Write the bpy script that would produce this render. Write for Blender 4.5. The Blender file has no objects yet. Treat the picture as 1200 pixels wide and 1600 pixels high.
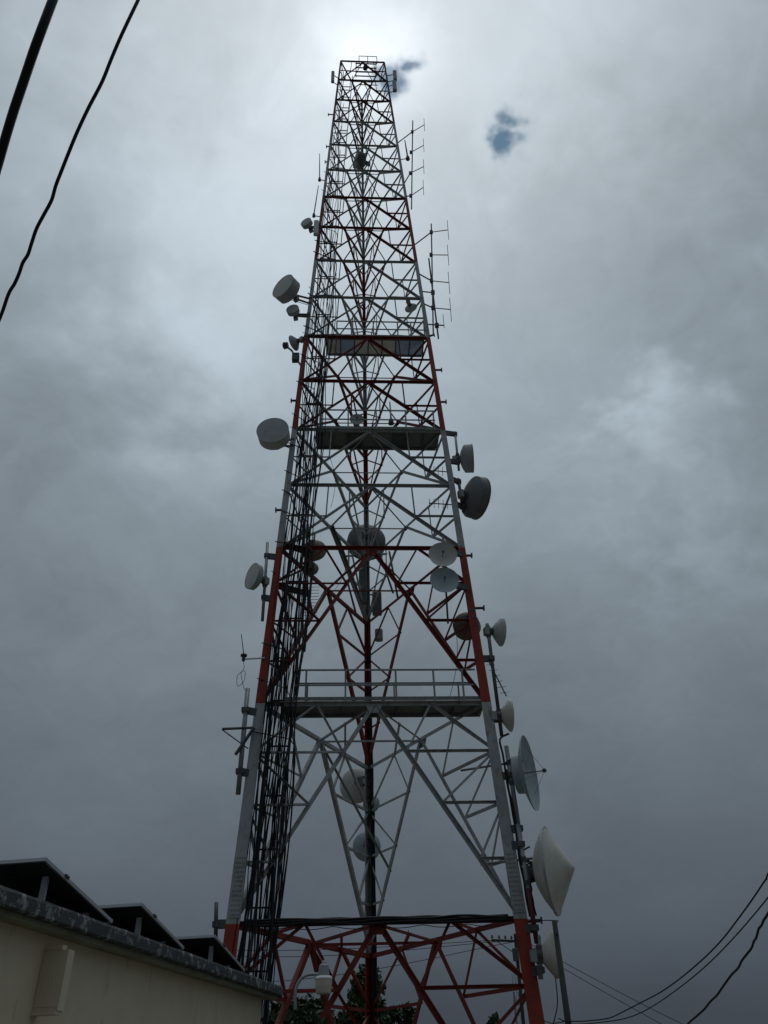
import bpy, bmesh, math, random
from mathutils import Vector as V, Matrix as M
random.seed(7)
scene = bpy.context.scene
COL = scene.collection
rad = math.radians

# ------------------------------------------------------------------ camera
cam_data = bpy.data.cameras.new('camera')
cam = bpy.data.objects.new('camera', cam_data)
COL.objects.link(cam)
scene.camera = cam
cam_data.sensor_fit = 'VERTICAL'
cam_data.sensor_height = 36.0
cam_data.sensor_width = 27.0
cam_data.lens = 27.4115
cam_data.clip_start = 0.05
cam_data.clip_end = 9000
_pitch, _roll, _yaw = (0.638456, -0.029279, 0.024241)
_r = V((1, 0, 0)); _u = V((0, -math.sin(_pitch), math.cos(_pitch))); _f = V((0, math.cos(_pitch), math.sin(_pitch)))
_right = _r*math.cos(_roll) + _u*math.sin(_roll)
_up = _u*math.cos(_roll) - _r*math.sin(_roll)
_b = M.Rotation(-_yaw, 3, 'Z')
_right, _up, _f = _b @ _right, _b @ _up, _b @ _f
_m = M((_right, _up, -_f)).transposed().to_4x4()
_m.translation = V((0, 0, 1.6))
cam.matrix_world = _m

# ------------------------------------------------------------------ world: overcast sky with small blue gaps
SUN_AZ, SUN_EL = rad(3.2), rad(67.3)          # azimuth measured from +Y towards +X
world = bpy.data.worlds.new('World')
scene.world = world
world.cycles.sampling_method = 'MANUAL'; world.cycles.sample_map_resolution = 512
world.use_nodes = True
nt = world.node_tree
for n in list(nt.nodes):
    nt.nodes.remove(n)
N, LK = nt.nodes, nt.links

def wn(kind, **kw):
    n = N.new(kind)
    for k, v in kw.items():
        setattr(n, k, v)
    return n

def sock(n, i, v):
    if hasattr(v, 'is_linked') or hasattr(v, 'links'):
        LK.new(v, n.inputs[i])
    else:
        n.inputs[i].default_value = v

def mth(op, a, b=0.0, c=0.0, clamp=False):
    n = wn('ShaderNodeMath', operation=op, use_clamp=clamp)
    sock(n, 0, a); sock(n, 1, b); sock(n, 2, c)
    return n.outputs[0]

def vec(op, a, b=None, s=None):
    n = wn('ShaderNodeVectorMath', operation=op)
    sock(n, 0, a)
    if b is not None: sock(n, 1, b)
    if s is not None: sock(n, 3, s)
    return n.outputs['Value'] if op in ('DOT_PRODUCT', 'LENGTH', 'DISTANCE') else n.outputs[0]

def sdir(az, el):
    az, el = rad(az), rad(el)
    return V((math.sin(az)*math.cos(el), math.cos(az)*math.cos(el), math.sin(el)))

out = wn('ShaderNodeOutputWorld'); bg = wn('ShaderNodeBackground')
bg.inputs[1].default_value = 0.1
LK.new(bg.outputs[0], out.inputs[0])
sky = wn('ShaderNodeTexSky', sky_type='NISHITA', sun_disc=False)
sky.sun_elevation = SUN_EL
sky.sun_rotation = SUN_AZ
sky.altitude = 3000; sky.dust_density = 0.0; sky.air_density = 0.7; sky.ozone_density = 3.0
tc = wn('ShaderNodeTexCoord')
dvec = vec('NORMALIZE', tc.outputs['Generated'])
sep = wn('ShaderNodeSeparateXYZ'); LK.new(dvec, sep.inputs[0])
zc = mth('MAXIMUM', sep.outputs[2], 0.0)
# cloud deck: directions projected on a layer overhead, so the clouds get smaller towards the horizon
den = mth('ADD', zc, 0.35)
lay = wn('ShaderNodeCombineXYZ')
sock(lay, 0, mth('DIVIDE', sep.outputs[0], den)); sock(lay, 1, mth('DIVIDE', sep.outputs[1], den)); sock(lay, 2, 0.3)
LAY = lay.outputs[0]

def noise(vecin, scale, detail, rough, dist=0.0, lac=2.0):
    n = wn('ShaderNodeTexNoise')
    LK.new(vecin, n.inputs['Vector'])
    n.inputs['Scale'].default_value = scale; n.inputs['Detail'].default_value = detail
    n.inputs['Roughness'].default_value = rough; n.inputs['Distortion'].default_value = dist
    return n.outputs[0], n.outputs[1]

nbig, nbigc = noise(LAY, 1.7, 1.0, 0.5, 0.0)
nmid, nmidc = noise(LAY, 4.6, 3.0, 0.55, 0.4)
nfin, nfinc = noise(LAY, 15.0, 3.0, 0.6, 0.0)
# directions nudged by the cloud noise, so that banks and gaps have ragged outlines
warp = vec('ADD', vec('SCALE', vec('SUBTRACT', nmidc, (0.5, 0.5, 0.5)), s=0.30),
           vec('SCALE', vec('SUBTRACT', nfinc, (0.5, 0.5, 0.5)), s=0.20))
wdir = vec('NORMALIZE', vec('ADD', dvec, warp))
gdir = vec('NORMALIZE', vec('ADD', dvec, vec('ADD', vec('SCALE', vec('SUBTRACT', nfinc, (0.5, 0.5, 0.5)), s=0.085), vec('SCALE', vec('SUBTRACT', nmidc, (0.5, 0.5, 0.5)), s=0.06))))

def bump(dirv, az, el, width):                  # soft round patch of angular radius `width` degrees
    n = vec('DOT_PRODUCT', dirv, tuple(sdir(az, el)))
    a = mth('ARCCOSINE', mth('MINIMUM', n, 0.99999))
    q = mth('DIVIDE', a, rad(width))
    return mth('POWER', 2.718, mth('MULTIPLY', mth('MULTIPLY', q, q), -1.0))

el = mth('ARCSINE', mth('MINIMUM', mth('MAXIMUM', sep.outputs[2], -1.0), 1.0))
# the deck is brightest towards the veiled sun and darkest at the horizon opposite to it
sang = mth('ARCCOSINE', mth('MINIMUM', vec('DOT_PRODUCT', dvec, tuple(sdir(3.2, 67.3))), 0.99999))
eff = mth('ADD', mth('MULTIPLY', el, 0.58), mth('MULTIPLY', mth('SUBTRACT', rad(67.3), sang), 0.42))
eff = mth('MAXIMUM', eff, mth('MULTIPLY', el, 0.35))
elf = mth('DIVIDE', mth('MAXIMUM', mth('ADD', eff, mth('MULTIPLY', mth('SUBTRACT', nbig, 0.5), 0.06)), 0.0), rad(90))
ramp = wn('ShaderNodeValToRGB')
LK.new(elf, ramp.inputs[0])
cr = ramp.color_ramp
cr.interpolation = 'B_SPLINE'
STOPS = [(0, (.042, .052, .066)), (4, (.056, .069, .086)), (8, (.082, .100, .123)), (14, (.114, .139, .165)), (22, (.154, .187, .216)), (32, (.212, .255, .290)), (42, (.284, .340, .384)), (51, (.368, .433, .485)), (60, (.475, .537, .588)), (68, (.54, .60, .65)), (90, (.56, .62, .67))]
while len(cr.elements) > 1: cr.elements.remove(cr.elements[-1])
for i, (e, c) in enumerate(STOPS):
    x = cr.elements[0] if i == 0 else cr.elements.new(e/90.0)
    x.position = e/90.0
    x.color = (c[0], c[1], c[2], 1)
lum = mth('ADD', 1.0, mth('MULTIPLY', mth('SUBTRACT', nbig, 0.5), .55))
lum = mth('ADD', lum, mth('MULTIPLY', mth('SUBTRACT', nmid, 0.5), .42))
lum = mth('ADD', lum, mth('MULTIPLY', mth('SUBTRACT', nfin, 0.5), .16))
ntor, _nt = noise(vec('ADD', LAY, vec('SCALE', nmidc, s=0.35)), 8.0, 5.0, 0.62, 0.7)
lum = mth('ADD', lum, mth('MULTIPLY', mth('SUBTRACT', ntor, 0.5), .34))
calm = wn('ShaderNodeMapRange', interpolation_type='SMOOTHSTEP')     # the deck is smoother low down, where it is far away
LK.new(el, calm.inputs[0]); calm.inputs[1].default_value = rad(2); calm.inputs[2].default_value = rad(36); calm.inputs[3].default_value = 0.3; calm.inputs[4].default_value = 1.0
lum = mth('ADD', 1.0, mth('MULTIPLY', mth('SUBTRACT', lum, 1.0), calm.outputs[0]))
for az, e, wd, k in [(27.0, 39.8, 3.4, .42), (25.4, 38, 6, .10), (28.8, 29.5, 4.5, .26), (24, 33, 5, .10), (31, 63, 6, .06), (32.6, 48.9, 12, -.24), (-16, 45.4, 6, .27), (-18, 53, 9, .17), (20.8, 61, 4.0, .10), (-30, 40, 9, -.08), (34, 57, 8, -.10), (7, 36, 9, .06), (17, 58, 6, -.10)]:
    lum = mth('ADD', lum, mth('MULTIPLY', bump(wdir, az, e, wd), k))
clo = vec('SCALE', ramp.outputs[0], s=lum)
# sun behind the cloud: a soft, slightly warm brightening
glow = mth('ADD', mth('MULTIPLY', bump(gdir, 3.4, 66.9, 3.4), .30), mth('MULTIPLY', bump(wdir, 3.2, 67.3, 15.0), .12))
glowc = wn('ShaderNodeCombineXYZ')
sock(glowc, 0, mth('MULTIPLY', glow, 1.0)); sock(glowc, 1, mth('MULTIPLY', glow, 1.02)); sock(glowc, 2, mth('MULTIPLY', glow, 1.05))
clo = vec('ADD', clo, glowc.outputs[0])
clo = vec('SCALE', clo, s=10.0)
# gaps in the cloud where the blue sky shows
gap = None
for az, e, wd, k in [(20.5, 60.7, 1.25, 1.0), (23.0, 61.7, 1.0, .95), (8.3, 66.3, .8, .9), (5.4, 65.6, 1.35, 1.0)]:
    g = mth('MULTIPLY', bump(gdir, az, e, wd), k)
    gap = g if gap is None else mth('MAXIMUM', gap, g)
gapn = wn('ShaderNodeMapRange', interpolation_type='SMOOTHSTEP')
nwis, _nw = noise(LAY, 34.0, 3.0, 0.68, 0.0)
LK.new(mth('MULTIPLY', gap, mth('ADD', -0.10, mth('MULTIPLY', nwis, 2.0))), gapn.inputs[0])
gapn.inputs[1].default_value = 0.15; gapn.inputs[2].default_value = 0.95
gapn.inputs[3].default_value = 0.0; gapn.inputs[4].default_value = 0.78
mixn = wn('ShaderNodeMix', data_type='RGBA')
LK.new(gapn.outputs[0], mixn.inputs['Factor'])
LK.new(clo, mixn.inputs[6])
hs = wn('ShaderNodeHueSaturation'); hs.inputs['Hue'].default_value = 0.472; hs.inputs['Saturation'].default_value = 1.35; hs.inputs['Value'].default_value = .85
LK.new(sky.outputs[0], hs.inputs['Color'])
LK.new(hs.outputs[0], mixn.inputs[7])
LK.new(mixn.outputs[2], bg.inputs[0])

# ------------------------------------------------------------------ sun, veiled by the cloud
sun_data = bpy.data.lights.new('sun', 'SUN')
sun_data.energy = 0.5
sun_data.angle = rad(25)
sun_data.color = (1.0, 0.97, 0.92)
sun = bpy.data.objects.new('sun', sun_data)
COL.objects.link(sun)
_sd = sdir(math.degrees(SUN_AZ), math.degrees(SUN_EL))
sun.rotation_euler = (-_sd).to_track_quat('-Z', 'Y').to_euler()
sun.location = (0, 20, 90)

scene.cycles.max_bounces = 5; scene.cycles.diffuse_bounces = 3; scene.cycles.glossy_bounces = 2
scene.cycles.transmission_bounces = 1; scene.cycles.caustics_reflective = False; scene.cycles.caustics_refractive = False
vs = scene.view_settings
vs.view_transform = 'Standard'; vs.look = 'None'; vs.exposure = 0.0; vs.gamma = 1.0; vs.use_curve_mapping = False

# ------------------------------------------------------------------ materials
def mat(name, col, rough=0.6, metal=0.0, var=0.0, vscale=6.0, col2=None, spec=0.4, streak=False, bumpk=0.0, amt=(0.45, 0.7)):
    m = bpy.data.materials.new(name)
    m.use_nodes = True
    t = m.node_tree; b = t.nodes['Principled BSDF']
    b.inputs['Roughness'].default_value = rough
    b.inputs['Metallic'].default_value = metal
    b.inputs['Specular IOR Level'].default_value = spec
    b.inputs['Base Color'].default_value = (*col, 1)
    if col2 is not None or bumpk:
        c = t.nodes.new('ShaderNodeTexCoord')
        g = t.nodes.new('ShaderNodeNewGeometry')
        mp = t.nodes.new('ShaderNodeMapping')
        t.links.new(g.outputs['Position'], mp.inputs[0])
        if streak: mp.inputs['Scale'].default_value = (1, 1, 0.13)
        n = t.nodes.new('ShaderNodeTexNoise')
        n.inputs['Scale'].default_value = vscale; n.inputs['Detail'].default_value = 7; n.inputs['Roughness'].default_value = 0.65
        t.links.new(mp.outputs[0], n.inputs['Vector'])
    if col2 is not None:
        r = t.nodes.new('ShaderNodeValToRGB')
        r.color_ramp.elements[0].position = amt[0]; r.color_ramp.elements[1].position = amt[1]
        r.color_ramp.elements[0].color = (*col, 1); r.color_ramp.elements[1].color = (*col2, 1)
        t.links.new(n.outputs[0], r.inputs[0])
        t.links.new(r.outputs[0], b.inputs['Base Color'])
    if bumpk:
        bp = t.nodes.new('ShaderNodeBump'); bp.inputs['Strength'].default_value = bumpk; bp.inputs['Distance'].default_value = 0.02
        n2 = t.nodes.new('ShaderNodeTexNoise'); n2.inputs['Scale'].default_value = vscale*6; n2.inputs['Detail'].default_value = 4
        t.links.new(mp.outputs[0], n2.inputs['Vector'])
        t.links.new(n2.outputs[0], bp.inputs['Height']); t.links.new(bp.outputs[0], b.inputs['Normal'])
    return m

RED = mat('red_tower_paint', (0.36, 0.046, 0.024), 0.6, col2=(0.17, 0.028, 0.019), vscale=1.6)
REDB = mat('dull_red_brace_paint', (0.24, 0.037, 0.023), 0.6, col2=(0.11, 0.024, 0.019), vscale=1.6)
REDD = mat('dark_backlit_red_paint', (0.13, 0.026, 0.024), 0.6, col2=(0.07, 0.02, 0.02), vscale=1.6)  # mast top's backlit darkness put into the colour; also the dark red pipe end
WHITE = mat('white_tower_paint', (0.43, 0.45, 0.455), 0.5, col2=(0.24, 0.245, 0.24), vscale=1.8, amt=(0.45, 0.78))
def rust(m, lo, hi, col=(0.13, 0.06, 0.032), scale=2.6, k=0.8):   # rust blooms and runs on old paint
    t = m.node_tree; b = t.nodes['Principled BSDF']
    src = b.inputs['Base Color'].links[0].from_socket
    g = t.nodes.new('ShaderNodeNewGeometry'); mp = t.nodes.new('ShaderNodeMapping'); mp.inputs['Scale'].default_value = (1.5, 1.5, 0.6)
    n = t.nodes.new('ShaderNodeTexNoise'); n.inputs['Scale'].default_value = scale; n.inputs['Detail'].default_value = 8; n.inputs['Roughness'].default_value = 0.72
    r = t.nodes.new('ShaderNodeMapRange'); r.inputs[1].default_value = lo; r.inputs[2].default_value = hi; r.inputs[3].default_value = 0.0; r.inputs[4].default_value = k
    mx = t.nodes.new('ShaderNodeMix'); mx.data_type = 'RGBA'; mx.inputs[7].default_value = (*col, 1)
    t.links.new(g.outputs['Position'], mp.inputs[0]); t.links.new(mp.outputs[0], n.inputs['Vector'])
    t.links.new(n.outputs[0], r.inputs[0]); t.links.new(r.outputs[0], mx.inputs[0]); t.links.new(src, mx.inputs[6])
    t.links.new(mx.outputs[2], b.inputs['Base Color'])
rust(REDB, 0.58, 0.70, (0.07, 0.04, 0.03)); rust(WHITE, 0.56, 0.68); rust(RED, 0.58, 0.70, (0.09, 0.045, 0.03))
GALV = mat('galvanised_steel', (0.30, 0.32, 0.33), 0.5, 0.35, col2=(0.18, 0.19, 0.19), vscale=5)
GALVD = mat('weathered_steel', (0.12, 0.125, 0.13), 0.6, 0.3, col2=(0.06, 0.06, 0.06), vscale=5)
GRATE = mat('steel_grating', (0.24, 0.25, 0.245), 0.7, 0.1, col2=(0.14, 0.145, 0.14), vscale=9)
CABLE = mat('black_cable_jacket', (0.012, 0.013, 0.016), 0.55)
WIREM = mat('overhead_cable', (0.010, 0.011, 0.017), 0.5)
DISHW = mat('dish_white_paint', (0.62, 0.63, 0.61), 0.55, col2=(0.42, 0.42, 0.39), vscale=2.2, amt=(0.5, 0.85))
DISHB = mat('dish_bluish_paint', (0.42, 0.51, 0.55), 0.5, col2=(0.32, 0.40, 0.43), vscale=2.0)
RADG = mat('grey_radome_fabric', (0.48, 0.50, 0.52), 0.6, col2=(0.38, 0.40, 0.41), vscale=2.0)
RADW = mat('cream_radome', (0.66, 0.65, 0.58), 0.5, col2=(0.46, 0.45, 0.39), vscale=2.2, amt=(0.48, 0.8))
DISHBR = mat('rusty_mesh_dish', (0.30, 0.27, 0.22), 0.7, col2=(0.17, 0.13, 0.10), vscale=5)
DISHM = mat('mid_grey_dish', (0.21, 0.225, 0.23), 0.6, col2=(0.15, 0.16, 0.16), vscale=3)
DISHD = mat('dark_grey_dish', (0.17, 0.18, 0.18), 0.6, col2=(0.11, 0.115, 0.115), vscale=4)
DISHR = mat('red_oxide_dish', (0.19, 0.12, 0.11), 0.6, col2=(0.14, 0.08, 0.075), vscale=4)
rust(DISHW, 0.60, 0.76, (0.20, 0.18, 0.14), 1.8, 0.6); rust(RADW, 0.57, 0.74, (0.22, 0.19, 0.13), 1.6, 0.6); rust(RADG, 0.60, 0.76, (0.16, 0.15, 0.13), 1.8, 0.5)
RADIO = mat('radio_housing', (0.34, 0.35, 0.35), 0.5, col2=(0.24, 0.24, 0.24), vscale=6)
BOXW = mat('white_box', (0.74, 0.75, 0.74), 0.5)
PANELA = mat('panel_antenna_grey', (0.36, 0.38, 0.40), 0.5)
CONC = mat('weathered_concrete_edge', (0.075, 0.085, 0.085), 0.9, col2=(0.42, 0.43, 0.43), vscale=6.5, bumpk=0.7, amt=(0.52, 0.66))
CONCF = mat('footing_concrete', (0.36, 0.35, 0.33), 0.9, col2=(0.24, 0.23, 0.21), vscale=2, bumpk=0.3)
STUCCO = mat('beige_stucco', (0.70, 0.61, 0.47), 0.9, col2=(0.58, 0.50, 0.38), vscale=0.9, bumpk=0.25, amt=(0.42, 0.75))
WALLM = mat('stained_beige_wall', (0.80, 0.68, 0.51), 0.9, col2=(0.67, 0.56, 0.41), vscale=0.9, bumpk=0.25, amt=(0.42, 0.75))
def stain(m):                                       # old damp marks running down the render
    t = m.node_tree; b = t.nodes['Principled BSDF']
    src = b.inputs['Base Color'].links[0].from_socket
    g = t.nodes.new('ShaderNodeNewGeometry'); mp = t.nodes.new('ShaderNodeMapping'); mp.inputs['Scale'].default_value = (1.6, 1.6, 0.45)
    mp.inputs['Location'].default_value = (0.4, 0.0, 0.0)
    n = t.nodes.new('ShaderNodeTexNoise'); n.inputs['Scale'].default_value = 1.7; n.inputs['Detail'].default_value = 8; n.inputs['Roughness'].default_value = 0.7
    r = t.nodes.new('ShaderNodeMapRange'); r.inputs[1].default_value = 0.58; r.inputs[2].default_value = 0.65; r.inputs[3].default_value = 0.0; r.inputs[4].default_value = 0.32
    mx = t.nodes.new('ShaderNodeMix'); mx.data_type = 'RGBA'; mx.inputs[7].default_value = (0.30, 0.22, 0.12, 1)
    t.links.new(g.outputs['Position'], mp.inputs[0]); t.links.new(mp.outputs[0], n.inputs['Vector'])
    t.links.new(n.outputs[0], r.inputs[0]); t.links.new(r.outputs[0], mx.inputs[0]); t.links.new(src, mx.inputs[6])
    t.links.new(mx.outputs[2], b.inputs['Base Color'])
stain(WALLM)
TRIMO = mat('olive_soffit_paint', (0.33, 0.33, 0.24), 0.85, col2=(0.22, 0.22, 0.16), vscale=3)
BACKS = mat('panel_backsheet', (0.030, 0.030, 0.033), 0.7)
CELL = mat('solar_cells', (0.012, 0.016, 0.035), 0.15, spec=0.6)
ALU = mat('aluminium_frame', (0.50, 0.51, 0.52), 0.4, 0.6)
LAMPG = mat('lamp_grey_casting', (0.38, 0.39, 0.39), 0.5, 0.2)
LENS = mat('lamp_lens_plastic', (0.66, 0.60, 0.50), 0.35)
LAMPW = mat('lamp_white_rim', (0.85, 0.86, 0.88), 0.35)
POLEM = mat('greenish_treated_pole', (0.06, 0.068, 0.060), 0.85, col2=(0.035, 0.04, 0.035), vscale=3, streak=True)
INSUL = mat('insulator', (0.10, 0.08, 0.07), 0.3)
BARK = mat('tree_bark', (0.09, 0.07, 0.055), 0.9, col2=(0.05, 0.04, 0.03), vscale=8)
LEAF = mat('leaf_dark_green', (0.045, 0.075, 0.030), 0.6, col2=(0.022, 0.040, 0.016), vscale=2.5)
LEAF2 = mat('leaf_mid_green', (0.075, 0.115, 0.045), 0.6, col2=(0.035, 0.060, 0.022), vscale=2.5)
def sheet(name, col, col2):                         # translucent fibreglass sheet: daylight comes through it
    m = mat(name, col, 0.7, col2=col2, vscale=3)
    t = m.node_tree; b = t.nodes['Principled BSDF']; o = t.nodes['Material Output']
    tr = t.nodes.new('ShaderNodeBsdfTranslucent'); mx = t.nodes.new('ShaderNodeMixShader'); mx.inputs[0].default_value = 0.7
    t.links.new(b.inputs['Base Color'].links[0].from_socket, tr.inputs[0])
    t.links.new(b.outputs[0], mx.inputs[1]); t.links.new(tr.outputs[0], mx.inputs[2]); t.links.new(mx.outputs[0], o.inputs[0])
    return m
SHEETB = sheet('cream_fibreglass_sheet', (0.56, 0.55, 0.52), (0.42, 0.415, 0.40))
SHEETC = sheet('blue_fibreglass_sheet', (0.44, 0.51, 0.56), (0.36, 0.42, 0.47))
GROUND = mat('grassy_ground', (0.13, 0.125, 0.105), 0.95, col2=(0.075, 0.085, 0.05), vscale=0.4, bumpk=0.4)

# ------------------------------------------------------------------ helpers
WM = {}                                          # world matrices of the objects built so far

def tag(o, label, cat=None, group=None, kind=None):
    if label: o['label'] = label
    if cat: o['category'] = cat
    if group: o['group'] = group
    if kind: o['kind'] = kind
    return o

def empty(name, loc, label, cat, group=None, rotz=0.0):
    o = bpy.data.objects.new(name, None)
    COL.objects.link(o)
    o.empty_display_size = 0.2
    m = M.Translation(V(loc)) @ M.Rotation(rotz, 4, 'Z')
    o.matrix_basis = m
    WM[o] = m
    return tag(o, label, cat, group)

def place(o, parent, m):                         # put o at world matrix m under parent
    COL.objects.link(o)
    WM[o] = m
    if parent is not None:
        o.parent = parent
        o.matrix_basis = WM[parent].inverted() @ m
    else:
        o.matrix_basis = m
    return o

def mesh_from(name, verts, faces, material, smooth=False):
    me = bpy.data.meshes.new(name)
    me.from_pydata([tuple(v) for v in verts], [], faces)
    me.materials.append(material)
    if smooth:
        me.polygons.foreach_set('use_smooth', [True]*len(me.polygons))
    me.update()
    return me

def wobj(name, verts, faces, material, parent=None, origin=None, smooth=False):
    """mesh given in world coordinates, linked as one object under parent"""
    if parent is not None:
        m = WM[parent].copy()
    else:
        o0 = V(origin) if origin is not None else sum((V(v) for v in verts), V())/max(1, len(verts))
        m = M.Translation(o0)
    im = m.inverted()
    me = mesh_from(name, [im @ V(v) for v in verts], faces, material, smooth)
    return place(bpy.data.objects.new(name, me), parent, m)

class Geo:
    def __init__(s): s.v, s.f = [], []
    def add(s, vs, fs):
        b = len(s.v); s.v += [V(x) for x in vs]; s.f += [tuple(i+b for i in f) for f in fs]
        return s
    def box(s, c, ax, ay, az):                    # centre and three half-axes
        c, ax, ay, az = V(c), V(ax), V(ay), V(az)
        p = [c+ax*i+ay*j+az*k for k in (-1, 1) for j in (-1, 1) for i in (-1, 1)]
        return s.add(p, [(0, 2, 3, 1), (4, 5, 7, 6), (0, 1, 5, 4), (2, 6, 7, 3), (0, 4, 6, 2), (1, 3, 7, 5)])
    def tube(s, pts, r, n=6, cap=True):
        pts = [V(p) for p in pts]
        rs = r if isinstance(r, (list, tuple)) else [r]*len(pts)
        rings = []
        t0 = (pts[1]-pts[0]).normalized()
        ref = V((0, 0, 1)) if abs(t0.z) < 0.9 else V((1, 0, 0))
        x = t0.cross(ref).normalized()
        for i, p in enumerate(pts):
            a = pts[max(0, i-1)]; b = pts[min(len(pts)-1, i+1)]
            t = (b-a).normalized()
            x = (x - t*x.dot(t)).normalized(); y = t.cross(x)
            rings.append([p + (x*math.cos(2*math.pi*k/n) + y*math.sin(2*math.pi*k/n))*rs[i] for k in range(n)])
        vs = [q for rg in rings for q in rg]; fs = []
        for i in range(len(pts)-1):
            for k in range(n):
                fs.append((i*n+k, i*n+(k+1) % n, (i+1)*n+(k+1) % n, (i+1)*n+k))
        if cap:
            fs.append(tuple(range(n-1, -1, -1))); fs.append(tuple((len(pts)-1)*n+k for k in range(n)))
        return s.add(vs, fs)
    def lathe(s, o, axis, prof, n=32):            # prof: list of (distance along axis, radius)
        o, axis = V(o), V(axis).normalized()
        ref = V((0, 0, 1)) if abs(axis.z) < 0.9 else V((1, 0, 0))
        x = axis.cross(ref).normalized(); y = axis.cross(x)
        vs, fs, idx = [], [], []
        for a, r in prof:
            if r < 1e-5:
                idx.append([len(vs)]); vs.append(o+axis*a)
            else:
                idx.append(list(range(len(vs), len(vs)+n)))
                vs += [o+axis*a+(x*math.cos(2*math.pi*k/n)+y*math.sin(2*math.pi*k/n))*r for k in range(n)]
        for A, B in zip(idx, idx[1:]):
            for k in range(n):
                a0, a1 = A[k % len(A)], A[(k+1) % len(A)]; b0, b1 = B[k % len(B)], B[(k+1) % len(B)]
                q = [a0, a1, b1, b0]
                q = [t for i, t in enumerate(q) if t not in q[:i]]
                if len(q) > 2: fs.append(tuple(q))
        return s.add(vs, fs)
    def obj(s, name, material, parent=None, origin=None, smooth=False):
        return wobj(name, s.v, s.f, material, parent, origin, smooth)

_sec = {}
def section(kind, w, material):
    key = (kind, round(w, 3), material.name)
    if key not in _sec:
        if kind == 'L':
            t = max(0.012, w*0.14); a = w*0.5
            poly = [(-a, -a), (a, -a), (a, -a+t), (-a+t, -a+t), (-a+t, a), (-a, a)]
        elif kind == 'P':                        # pipe
            poly = [(w/2*math.cos(2*math.pi*k/8), w/2*math.sin(2*math.pi*k/8)) for k in range(8)]
        else:                                    # flat bar
            poly = [(-w/2, -w*0.12), (w/2, -w*0.12), (w/2, w*0.12), (-w/2, w*0.12)]
        n = len(poly)
        vs = [(x, y, 0) for x, y in poly]+[(x, y, 1) for x, y in poly]
        fs = [(i, (i+1) % n, n+(i+1) % n, n+i) for i in range(n)]
        fs += ([tuple(range(n-1, -1, -1)), tuple(range(n, 2*n))])
        _sec[key] = mesh_from(kind+'_section', vs, fs, material, smooth=(kind == 'P'))
    return _sec[key]

def beam(name, A, B, w, material, parent, hint=(0, -1, 0), kind='L'):
    A, B = V(A), V(B)
    z = B-A; L = z.length; z.normalize()
    h = V(hint); x = (h - z*h.dot(z))
    if x.length < 1e-4: x = z.orthogonal()
    x.normalize(); y = z.cross(x)
    m = M((x, y, z*L)).transposed().to_4x4(); m.translation = A
    return place(bpy.data.objects.new(name, section(kind, w, material)), parent, m)

def smooth_path(pts, n=8):
    """Catmull-Rom through the points"""
    pts = [V(p) for p in pts]; out_ = []
    for i in range(len(pts)-1):
        p0 = pts[max(0, i-1)]; p1 = pts[i]; p2 = pts[i+1]; p3 = pts[min(len(pts)-1, i+2)]
        for k in range(n):
            t = k/n
            out_.append(0.5*((2*p1)+(p2-p0)*t+(2*p0-5*p1+4*p2-p3)*t*t+(3*p1-p0-3*p2+p3)*t**3))
    out_.append(pts[-1])
    return out_

# ------------------------------------------------------------------ measured positions (metres)
DISH = {
    'd_top_left': ((-3.132, 24.251, 38.983), 0.308),
    'd_big_left': ((-3.94, 23.475, 32.542), 0.657),
    'd_small_left': ((-3.472, 23.944, 31.42), 0.303),
    'd_back_left': ((-3.393, 24.599, 29.783), 0.389),
    'd_drum_left': ((-3.831, 23.317, 23.109), 0.646),
    'd_low_left': ((-4.142, 23.429, 16.271), 0.474),
    'd_drum_right': ((4.292, 24.422, 22.419), 0.593),
    'd_shroud_right': ((4.389, 24.473, 20.361), 0.850),
    'd_cup_upper': ((4.52, 24.125, 14.272), 0.510),
    'd_cup_lower': ((4.453, 24.051, 11.213), 0.516),
    'd_open': ((4.816, 23.905, 9.326), 1.098),
    'd_cone': ((4.988, 23.736, 6.5), 1.123),
    'd_bottom': ((4.767, 23.686, 4.418), 0.563),
    'd_pair_up': ((2.65, 23.493, 17.102), 0.508),
    'd_pair_low': ((2.63, 23.467, 16.005), 0.507),
    'd_behind_leg': ((3.499, 25.142, 14.986), 0.487),
    'd_brown': ((-2.113, 24.885, 18.29), 0.478),
    'd_brown_small': ((-2.206, 24.861, 17.437), 0.289),
    'd_far_big': ((-0.153, 30.671, 22.49), 0.913),
    'd_far_drum': ((-0.67, 31.052, 11.23), 0.629),
    'd_far_small': ((-0.076, 31.087, 10.565), 0.348),
    'd_far_flat': ((-0.267, 31.167, 9.014), 0.519),
    'd_mid_right': ((2.252, 25.178, 32.967), 0.320),
    'd_rail': ((-0.469, 25.18, 25.413), 0.311),
    'd_dark_top': ((-0.517, 27.769, 51.573), 0.556),
}
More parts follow.
